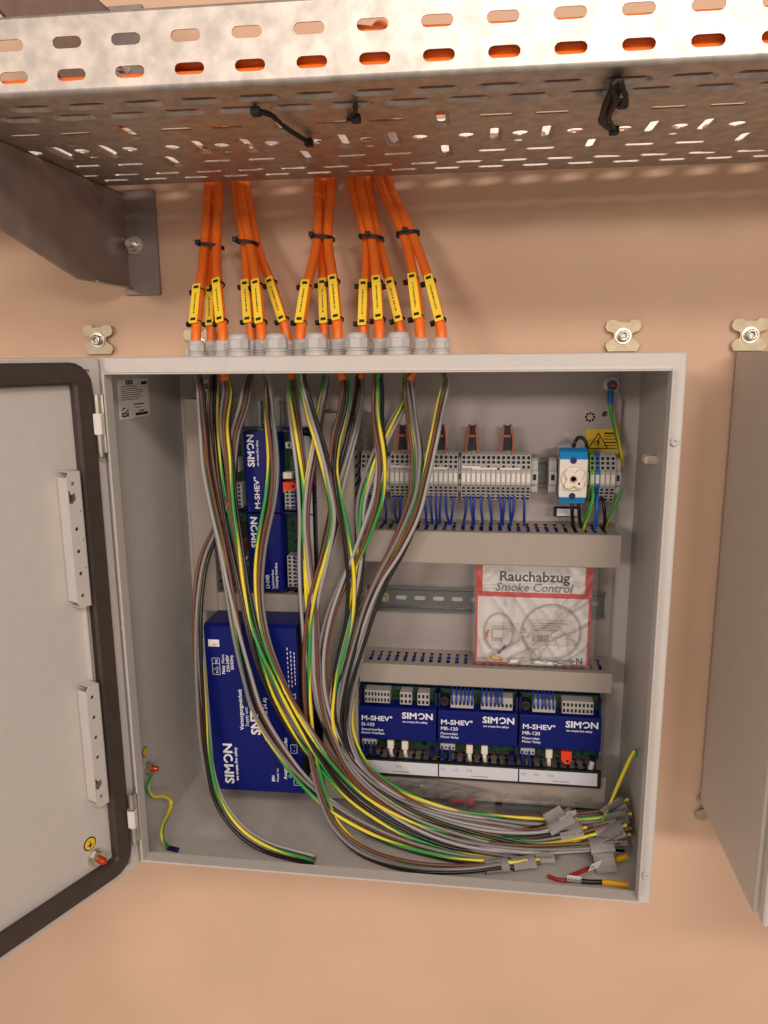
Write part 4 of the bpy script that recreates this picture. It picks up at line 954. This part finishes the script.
# ================================================================== orange cables with their cores
# (gland pixel, row depth, upper run pixels, tag pixel range, inner bundle pixels (u,v,depth))
cables = [
 (197, YM, [(200, 290), (204.5, 246), (208, 186)], (288, 327),
  [(200, 384, .118), (203, 430, .116), (206, 468, .114), (213, 505, .112), (222, 545, .108), (230, 590, .098), (238, 635, .085), (247, 675, .080), (258, 712, .080), (280, 750, .083), (307, 784, .086), (345, 815, .084), (395, 840, .080), (450, 856, .076), (505, 864, .070), (527, 863, .068)]),
 (212, YK, [(211, 290), (211, 246), (213, 186)], (289, 328),
  [(213, 384, .148), (212, 420, .140), (217, 470, .124), (226, 520, .118), (236, 565, .110), (245, 605, .096), (254, 642, .086), (268, 685, .084), (290, 725, .088), (318, 762, .092), (350, 796, .092), (400, 828, .088), (455, 846, .086), (515, 856, .080), (545, 856, .078)]),
 (223.5, YM, [(218, 285), (216.5, 246), (219, 186)], (282, 326),
  [(227, 392, .118), (224, 425, .118), (229, 465, .116), (233, 505, .112), (240, 550, .106), (247, 595, .096), (257, 635, .084), (275, 675, .078), (295, 712, .078), (320, 752, .082), (350, 790, .086), (400, 822, .086), (455, 843, .082), (520, 850, .080), (575, 848, .078), (605, 845, .080)]),
 (252, YK, [(248, 290), (245, 244), (235, 186)], (282, 325),
  [(248, 384, .140), (245, 405, .132), (236, 435, .128), (233, 470, .127), (229, 500, .124), (217, 530, .120), (205, 560, .114), (199, 600, .096), (198, 650, .084), (201, 700, .078), (206, 750, .074), (216, 795, .068), (238, 828, .058), (268, 848, .050), (314, 861, .044)]),
 (262, YM, [(257, 285), (250, 244), (240, 186)], (283, 327),
  [(268, 384, .114), (270, 420, .114), (273, 465, .114), (270, 500, .111), (261, 545, .107), (258, 590, .098), (264, 635, .084), (280, 680, .078), (303, 722, .078), (330, 760, .083), (365, 797, .086), (420, 828, .088), (480, 843, .088), (545, 850, .088), (600, 840, .092), (618, 838, .092)]),
 (287, YK, [(273, 288), (257, 245), (246, 186)], (280, 324),
  [(292, 392, .148), (296, 430, .130), (301, 475, .122), (303, 520, .118), (302, 570, .112), (304, 620, .104), (308, 665, .100), (318, 705, .098), (335, 745, .098), (365, 785, .098), (415, 815, .098), (475, 833, .098), (530, 838, .098), (575, 832, .100)]),
 (301, YM, [(307, 288), (317, 240), (318, 184)], (284, 327),
  [(303, 384, .114), (311, 415, .114), (321, 450, .113), (330, 490, .111), (333, 520, .110), (324, 560, .108), (313, 600, .104), (308, 650, .098), (308, 700, .092), (312, 750, .088), (321, 795, .082), (337, 829, .074), (367, 853, .066), (412, 866, .060), (460, 869, .058), (500, 866, .062)]),
 (325, YK, [(323, 290), (322, 240), (324, 184)], (281, 326),
  [(325, 384, .145), (321, 405, .140), (316, 440, .130), (309, 480, .122), (306, 520, .117), (309, 560, .112), (314, 600, .106), (316, 650, .100), (320, 700, .096), (334, 740, .096), (358, 778, .095), (405, 812, .093), (465, 834, .090), (530, 846, .090), (590, 842, .090), (615, 833, .090)]),
 (338, YM, [(334, 285), (328, 240), (331, 184)], (279, 324),
  [(345, 390, .118), (341, 415, .118), (335, 440, .116), (333, 470, .114), (338, 500, .111), (345, 530, .110), (350, 560, .108), (352, 590, .106), (350, 620, .102), (342, 655, .098), (336, 690, .096), (336, 725, .097), (352, 765, .099), (392, 800, .102), (450, 822, .104), (520, 832, .106), (545, 830, .104), (565, 820, .104)]),
 (364, YK, [(365, 290), (366, 240), (352, 184)], (282, 328),
  [(360, 396, .148), (355, 425, .134), (346, 460, .124), (338, 490, .120), (330, 530, .116), (320, 575, .112), (312, 620, .105), (313, 670, .100), (323, 715, .098), (346, 760, .099), (390, 801, .098), (450, 829, .096), (515, 843, .094), (560, 842, .094), (610, 828, .1)]),
 (379.5, YM, [(377, 288), (372, 240), (360, 184)], (280, 324),
  [(378, 384, .116), (378, 420, .116), (382, 460, .115), (379, 495, .113), (371, 520, .112), (359, 550, .111), (343, 585, .109), (330, 620, .104), (323, 660, .099), (327, 705, .097), (347, 750, .099), (387, 790, .103), (440, 814, .108), (510, 827, .110), (560, 835, .112), (605, 824, .114)]),
 (401, YK, [(391, 288), (378, 240), (368, 184)], (281, 324),
  [(410, 384, .146), (404, 402, .138), (392, 425, .130), (380, 450, .126), (370, 475, .124), (362, 505, .122), (361, 540, .118), (357, 580, .113), (350, 620, .107), (341, 665, .101), (335, 708, .100), (352, 755, .102), (395, 794, .106), (455, 816, .112), (530, 825, .116), (590, 822, .118), (622, 818, .118)]),
 (420, YM, [(415, 285), (404, 236), (380, 182)], (277, 322),
  [(408, 388, .118), (412, 420, .117), (417, 455, .116), (415, 490, .113), (406, 520, .112), (393, 550, .111), (378, 580, .109), (366, 610, .106), (356, 645, .102), (346, 685, .099), (342, 725, .099), (358, 765, .101), (400, 797, .108), (460, 816, .114), (540, 821, .120), (600, 816, .124), (626, 808, .126)]),
 (441, YM, [(431, 287), (412, 234), (388, 182)], (279, 325),
  [(446, 384, .114), (440, 410, .114), (434, 440, .114), (425, 480, .112), (416, 515, .111), (400, 550, .110), (383, 580, .108), (372, 610, .106), (361, 650, .102), (351, 690, .099), (348, 730, .100), (366, 770, .103), (410, 799, .110), (470, 817, .116), (545, 826, .118), (600, 828, .118), (624, 830, .118)]),
]
FLOOR = -.2985
def lay(u, v, y):
    p = PY(u, v, y); lim = FLOOR+.0075
    if p.z < lim: p = PZ(u, v, lim)
    p.x = min(p.x, .281)
    return p
random.seed(21)
def inner_x(inner): return lay(*inner[0]).x
CORES = ['wire_black', 'wire_brown', 'wire_grey', 'gy', 'wire_silver']
lanes = [(-.1045+.0127*i, .5305) for i in range(8)]+[(-.1040+.0127*i, .5425) for i in range(6)]
used = 0
WRAP = []
for k, (gu, gy_, runs, (tv0, tv1), inner) in enumerate(cables):
    g = PY(gu, 350, gy_); gx = g.x
    t = thing('orange_cable', (gx, gy_, .300), 'orange cable with yellow tag entering the cabinet top, %s from the left' % nth(k+1), 'cable', 'tagged orange cables above the cabinet')
    dep = [gy_+.035*(.19-gy_)/.08, .198-(.010 if gy_ == YM else -.004), .229 if k % 2 else .225]
    path = [V((gx+(inner_x(inner)-gx)*.9, gy_, .2725 if k in (2, 5, 8, 9, 11, 12) else .284)), V((gx, gy_, .305)), V((gx, gy_, .326))]
    for (u, v), y in zip(runs, dep): path.append(PY(u, v, y))
    top = path[-1]; left = False
    ly, lz = lanes[k % len(lanes)]; s = -1 if left else 1
    path += [V((top.x, .2285, .548)), V((top.x+s*.002, .222, .583)), V((top.x+s*.010, .190, .598)), V((top.x+s*.03, .125, .572)), V((top.x+s*.075, ly+.03, lz+.020)), V((top.x+s*.13, ly, lz)),
             V((s*.5 if abs(top.x) < .4 else s*.6, ly+.021*(s*.5), lz)), V((s*.85, ly+.021*(s*.85), lz))]
    P = cr(path, 7); mb = MB(); mb.tube(P, .0058, 12); mb.build('sheath', 'orange_cable', t)
    # tag plate on the front of the cable
    A = [q for q in P if q.z < .5 and q.y < .25]
    def at_v(v):
        best = None
        for q in A:
            d = q-CAM; vv = 512-FPX*d.dot(UP)/d.dot(FW); 
            if best is None or abs(vv-v) < best[0]: best = (abs(vv-v), q)
        return best[1]
    def interp_v(v):
        for q0, q1 in zip(A, A[1:]):
            d0 = q0-CAM; d1 = q1-CAM; v0 = 512-FPX*d0.dot(UP)/d0.dot(FW); v1 = 512-FPX*d1.dot(UP)/d1.dot(FW)
            if (v0-v)*(v1-v) <= 0 and abs(v0-v1) > 1e-6: return q0+(q1-q0)*((v-v0)/(v1-v0))
        return at_v(v)
    pa, pb = interp_v(tv0), interp_v(tv1); ax = (pa-pb).normalized(); c = (pa+pb)/2; fwd = V((0, -1, 0)); fwd = (fwd-ax*fwd.dot(ax)).normalized(); sd = ax.cross(fwd).normalized()
    sd = sd if sd.x > 0 else -sd
    L = (pa-pb).length; c = c+fwd*.0072+sd*(-.0012 if k % 3 == 0 else .0008)
    mb = MB(); po = rrect(-.0050, .0050, -L/2, L/2, .0016, 3); mb.prism(po, lambda a, b, d: c+sd*a+ax*b+fwd*d, 0, .0010); tg_ = mb.build('marker_tag', 'tag_yellow', t)
    mb = MB(); random.seed(k)
    b_ = -L*.26
    while b_ < L*.26:
        h_ = random.choice((.0012, .0016, .0009)); w0 = random.uniform(.0006, .0011); mb.prism(rect(-w0, w0*.8, b_, b_+h_), lambda a, b, d: c+sd*a+ax*b+fwd*d, .0010, .0012); b_ += h_+random.choice((.0005, .0007, .0014))
    mb.build('print', 'ink', tg_)
    for e in (-1, 1):
        b0 = e*(L/2-.0052); mb = MB()
        mb.prism(rect(-.0029, .0029, b0-.0016, b0+.0016), lambda a, b, d: c+sd*a+ax*b+fwd*d, .0004, .0018)
        cc = c-fwd*.0072+ax*b0
        ring = [cc+(sd*math.cos(2*pi*i/16)+fwd*math.sin(2*pi*i/16))*.0066 for i in range(17)]; mb.tube(ring, .0013, 5, flat=.6, caps=False)
        hd = cc-sd*.0088; mb.obox(hd, (sd, ax, fwd), (.0026, .0022, .0024)); mb.build('tag_tie', 'black_plastic', tg_)
    # cores inside the cabinet
    ctr = [V((gx, gy_, .287)), V((gx+(inner_x(inner)-gx)*.9, gy_, .276))]+[lay(*q) for q in inner]
    C = cr(ctr, 5); fr = frames(C); ln = [0]
    for a, b in zip(C, C[1:]): ln.append(ln[-1]+(b-a).length)
    tot = ln[-1]; cols = CORES
    ph0 = random.uniform(0, 6.3); tw = random.uniform(7, 12)*random.choice((-1, 1)); nC = len(cols); random.shuffle(cols := cols[:])
    for ci, cn in enumerate(cols):
        pts = []; wob = random.uniform(0, 6.3); r_off = .0048
        for q, (T, a, b), l in zip(C, fr, ln):
            e = min(1, l/.04); ph = ph0+2*pi*ci/nC+tw*l*.55+.35*math.sin(l*14+wob); rr = r_off*(.45+.55*e)*(1+.28*math.sin(l*9+wob*2))
            z = q+(a*math.cos(ph)+b*math.sin(ph))*rr
            if z.z < FLOOR+.0024: z.z = FLOOR+.0024
            pts.append(z)
        mb = MB()
        if cn == 'gy': mb.tube(pts, .00225, 8, 0, twist=36*random.choice((-1, 1)), mfun=lambda i: 0 if i < 4 else 1); mb.build('core', ['wire_green', 'wire_yellow'], t)
        else: mb.tube(pts, .0022, 8); mb.build('core', cn, t)
    WRAP.append((t, C[-1], (C[-1]-C[-4]).normalized()))
# grey tape round the wire ends
def wrap(t, c, d, L=.030, w_=.0085, flag=None):
    d = d.normalized(); up = V((0, -.45, .9)); up = (up-d*up.dot(d)).normalized(); sd = d.cross(up)
    P = [c-d*L*.65, c-d*L*.3, c, c+d*L*.35]; mb = MB(); N = 14
    sec = lambda a: sd*math.cos(a)*w_*(1+.12*math.sin(3*a))+up*math.sin(a)*w_*.62
    vs = [p+sec(2*pi*i/N)*(1+.06*math.sin(5*j+i)) for j, p in enumerate(P) for i in range(N)]
    mb.add(vs, [(j*N+i, j*N+(i+1) % N, (j+1)*N+(i+1) % N, (j+1)*N+i) for j in range(len(P)-1) for i in range(N)], 0, False)
    if flag:
        a, ll, wd = flag; fd = (sd*math.cos(a)+up*math.sin(a)).normalized(); q = c-d*L*.15; n_ = d.cross(fd); K = 6; vs = []
        for j in range(K+1):
            s_ = j/K; base = q+fd*(w_*.5+ll*1.35*s_)+n_*(.003*math.sin(s_*3))
            vs += [base-d*wd/2+n_*.0004, base+d*wd/2+n_*.0004, base+d*wd/2-n_*.0004, base-d*wd/2-n_*.0004]
        fs = []
        for j in range(K):
            for i in range(4): fs.append((4*j+i, 4*j+(i+1) % 4, 4*j+4+(i+1) % 4, 4*j+4+i))
        fs.append((4*K, 4*K+1, 4*K+2, 4*K+3)); mb.add(vs, fs)
    for q in mb.v: q.x = min(q.x, .2970); q.z = max(q.z, FLOOR+.0006)
    mb.build('tape_wrap', 'tape_grey', t)
    for i in range(3):
        a = 2*pi*i/3+.5; e = MB(); p = c+d*L*.3+sd*math.cos(a)*.003+up*math.sin(a)*.002; e.cyl(p, p+d*.007, .0020, 8)
        for q in e.v: q.x = min(q.x, .2972)
        e.build('core_end', ['wire_brown', 'wire_yellow', 'wire_silver'][i], t)
FL = {0: None, 1: (1.2, .010, .020), 2: (-.4, .018, .024), 4: (.9, .012, .026), 5: (2.2, .016, .022), 6: None, 7: (1.0, .008, .028), 8: (1.9, .014, .024), 9: (.3, .014, .02), 11: (1.3, .016, .024), 12: (1.4, .022, .026), 13: (-.8, .022, .024)}
for k, (t, c, d) in enumerate(WRAP):
    if k == 3:
        continue
    wrap(t, c, d, .034 if k in (7, 8) else .028, .0100 if k not in (6, 0) else .0085, FL.get(k))

# loose long green-yellow end standing up at the right
o = wire('earth_wire', [lay(598, 832, .110), PY(603, 822, .108), PY(612, 800, .104), PY(622, 776, .098), PY(634, 751, .092), PY(636.5, 756, .092)], .0022, None, 'loose green and yellow wire end standing up at the lower right', gy=True)
# earth wire at the left wall
p0 = PX(147, 772, -.2985)
wire('earth_wire', [(-.2930, p0.y, p0.z-.004), PX(147.5, 788, -.292), PX(153, 796, -.290), PX(163, 796, -.287), PX(171, 801, -.284), PX(169, 812, -.281), PX(163, 826, -.277), PX(162.5, 838, -.273), PZ(168, 848, -.2955)], .0024, None, 'green and yellow earth wire at the lower left inner wall', gy=True)
q = PY(173, 849, .060); mb = MB(); mb.cyl(PZ(167, 847.5, -.2952), PZ(178, 850, -.2952), .0030, 10); tag(mb.build('cable_lug', 'blue_frame'), 'dark blue lug on the earth wire lying at the front lower left', 'cable lug')

# ================================================================== black ties round the orange bundles
for k, (u, v, w_) in enumerate(((210.5, 246, .0135), (247.5, 243, .0125), (322.5, 238, .0125), (371.5, 238, .0130), (408, 234, .0120))):
    c = PY(u, v, .196); mb = MB(); N = 28
    sg = lambda q: math.copysign(abs(q)**.6, q)
    ring = [c+V((sg(math.cos(2*pi*i/N))*(w_+.0008), sg(math.sin(2*pi*i/N))*.0158, .0022*math.cos(2*pi*i/N)*(-1 if k < 2 else (.5 if k == 4 else -.8)))) for i in range(N+1)]
    vs = []; 
    for p in ring:
        r = (p-c).normalized(); vs += [p+V((0, 0, -.0022)), p+V((0, 0, .0022)), p+r*.0012+V((0, 0, .0022)), p+r*.0012+V((0, 0, -.0022))]
    t = thing('cable_tie', c, 'black cable tie around the %s bundle of orange cables from the left' % nth(k+1), 'cable tie', 'black ties around the orange bundles')
    mb.add(vs, [(4*j+i, 4*j+(i+1) % 4, 4*j+4+(i+1) % 4, 4*j+4+i) for j in range(N) for i in range(4)]); mb.build('strap', 'black_plastic', t)
    h = MB(); p = c+V((-.010 if k not in (3, 4) else -.002, -.0165, .0025)); h.cbox(p.x-.003, p.x+.003, p.y-.003, p.y+.002, p.z-.0028, p.z+.0028, .0006); h.build('head', 'black_plastic', t)
# ties hanging from the tray
def tray_tie(pts, heads, lab, r=.0014):
    t = thing('cable_tie', pts[0], lab, 'cable tie', 'black ties on the cable tray'); mb = MB(); mb.tube(cr(pts, 5), r, 6, flat=.5); mb.build('strap', 'black_plastic', t)
    for h in heads: m_ = MB(); m_.cbox(h.x-.004, h.x+.004, h.y-.004, h.y+.004, h.z-.004, h.z+.003, .0008); m_.build('head', 'black_plastic', t)
Tz = .505
tray_tie([PZ(253, 110, Tz+.012), PZ(256, 111, Tz-.002), PZ(271, 115, Tz-.004), PZ(285, 127, Tz-.005), PZ(300, 137, Tz-.004), PZ(309, 142, Tz-.002), PZ(310, 141, Tz+.012)], [PZ(256, 111, Tz-.003), PZ(309, 142, Tz-.003)], 'long black cable tie across the tray underside above the orange bundles', .0026)
tray_tie([PZ(355, 104, Tz+.012), PZ(355, 105, Tz-.003), PZ(355, 112, Tz-.004), PZ(350, 120, Tz-.004), PZ(348, 120, Tz+.012)], [PZ(356, 118, Tz-.005)], 'short black cable tie looped at the middle of the tray underside', .0022)
tray_tie([PZ(617, 78, Tz+.012), PZ(618, 82, Tz-.004), PZ(615, 95, Tz-.008), PZ(606, 112, Tz-.010), PZ(603, 122, Tz-.010), PZ(612, 130, Tz-.010)], [PZ(623, 103, Tz-.008), PZ(614, 130, Tz-.010), PZ(618, 84, Tz-.005)], 'bunch of black cable tie tails under the right part of the tray', .0042)
tt = bpy.data.objects['cable_tie.007']
for pts in ([PZ(614, 84, Tz-.006), PZ(609, 96, Tz-.010), PZ(604, 108, Tz-.013), PZ(601, 124, Tz-.014)], [PZ(621, 82, Tz-.006), PZ(624, 92, Tz-.010), PZ(626, 98, Tz-.012), PZ(618, 106, Tz-.012)], [PZ(618, 80, Tz-.004), PZ(612, 86, Tz-.008), PZ(616, 100, Tz-.013), PZ(609, 116, Tz-.014), PZ(614, 128, Tz-.014)]):
    mb = MB(); mb.tube(cr(pts, 5), .0024, 6, flat=.5); mb.build('tail', 'black_plastic', tt)
# further orange cables that run straight along the tray
for k in range(9):
    ly = -.1060+.0127*k; lz = .5180; mb = MB()
    pts = [V((x, ly+.021*(x-.064)+.0008*math.sin(5*x+k), lz+.0006*(1+math.sin(7*x+2*k)))) for x in [-.85+.1*i for i in range(19)]]; mb.tube(cr(pts, 3), .0058, 10)
    tag(mb.build('orange_cable', 'orange_cable'), 'orange cable lying along inside the tray, %s from the front rail' % nth(k+1), 'cable', 'orange cables lying in the tray')

# ================================================================== leads, bag and odds on the cabinet floor
def lead(pts_red, tagp, pts_black, plugp, lab, txt):
    t = thing('test_lead', plugp[0], lab, 'lead', 'leads with white paper flags')
    mb = MB(); mb.tube(cr(pts_red, 5), .0023, 8); mb.build('red_sleeve', 'wire_red', t)
    mb = MB(); mb.tube(cr(pts_black, 5), .0028, 8); mb.build('dark_sleeve', 'wire_black', t)
    mb = MB(); mb.tube(cr(plugp, 5), .0036, 10); mb.build('yellow_plug', 'plug_yellow', t)
    c, ax, up = tagp; ax = ax.normalized(); up = (up-ax*up.dot(ax)).normalized(); n = ax.cross(up)
    mb = MB(); mb.obox(c, (ax, up, n), (.0078, .0065, .0003)); f = mb.build('paper_flag', 'paper', t)
    text(txt, .0058, c-ax*.0065-up*.002+n*.0006, f, 'ink_grey', right=ax, up=up)
zf = FLOOR
A = [PZ(u, v, zf+.0035) for u, v in ((548, 876), (560, 880), (585, 881))]; Bk = [PZ(u, v, zf+.0035) for u, v in ((580, 881), (592, 882), (604, 882))]; Cc = [PZ(u, v, zf+.0045) for u, v in ((602, 882), (615, 883.5), (628, 885))]
c = PZ(574, 879, zf+.012); lead(A, (c, A[2]-A[0], V((0, -.5, 1))), Bk, Cc, 'red and black lead with yellow tip and paper flag lying in front', 'F1 k.F')
A = [PZ(u, v, zf+.006) for u, v in ((570, 876), (583, 871), (600, 864))]; Bk = [PZ(u, v, zf+.006) for u, v in ((600, 865), (608, 862), (617, 859))]; Cc = [PZ(u, v, zf+.008) for u, v in ((615, 860), (620, 858), (626, 856))]
c = PZ(595, 866, zf+.014); lead(A, (c, A[2]-A[0], V((0, -.5, 1))), Bk, Cc, 'red lead with yellow tip and paper flag lying behind the front one', 'F2')
# crumpled clear bag behind the harness
bag = thing('clear_bag', PZ(450, 812, zf), 'crumpled clear plastic bag lying behind the wire harness on the floor', 'plastic bag')
def bg(a, b, d):   # a along x (0..W), b up/back
    x = -.02+a; return V((x, .142+.012*math.sin(a*20)-d*.8-b*.05, zf+.004+b*(1-.45*a/.22)+d*.3))
mb = film(bg, .150, .058, 44, 26, .007, 11); mb.build('film', 'clear_film', bag)
mb = MB(); p = PY(462, 800, .150); mb.obox((p.x-.004, .150, p.z-.002), ((1, 0, 0), (0, 0, 1), (0, 1, 0)), (.013, .003, .0004)); mb.obox((p.x+.012, .150, p.z-.004), ((1, 0, 0), (0, 0, 1), (0, 1, 0)), (.0035, .008, .0004)); mb.build('red_print', 'card_red', bag)
bag2 = thing('clear_bag', PZ(535, 800, zf), 'flat clear plastic sleeve lying under the lowest duct at right', 'plastic bag')
mb = film(lambda a, b, d: V((.138+a+.02*b, .150-b*.2-d*.5, zf+.002+b*.8+d*.5)), .092, .05, 34, 20, .004, 13); mb.build('film', 'clear_film', bag2)
mb = MB(); mb.tube(cr([PZ(505, 822, zf+.010), PZ(520, 820, zf+.010), PZ(540, 822, zf+.010)], 5), .0022, 8); mb.build('yellow_strip', 'wire_yellow', bag2)
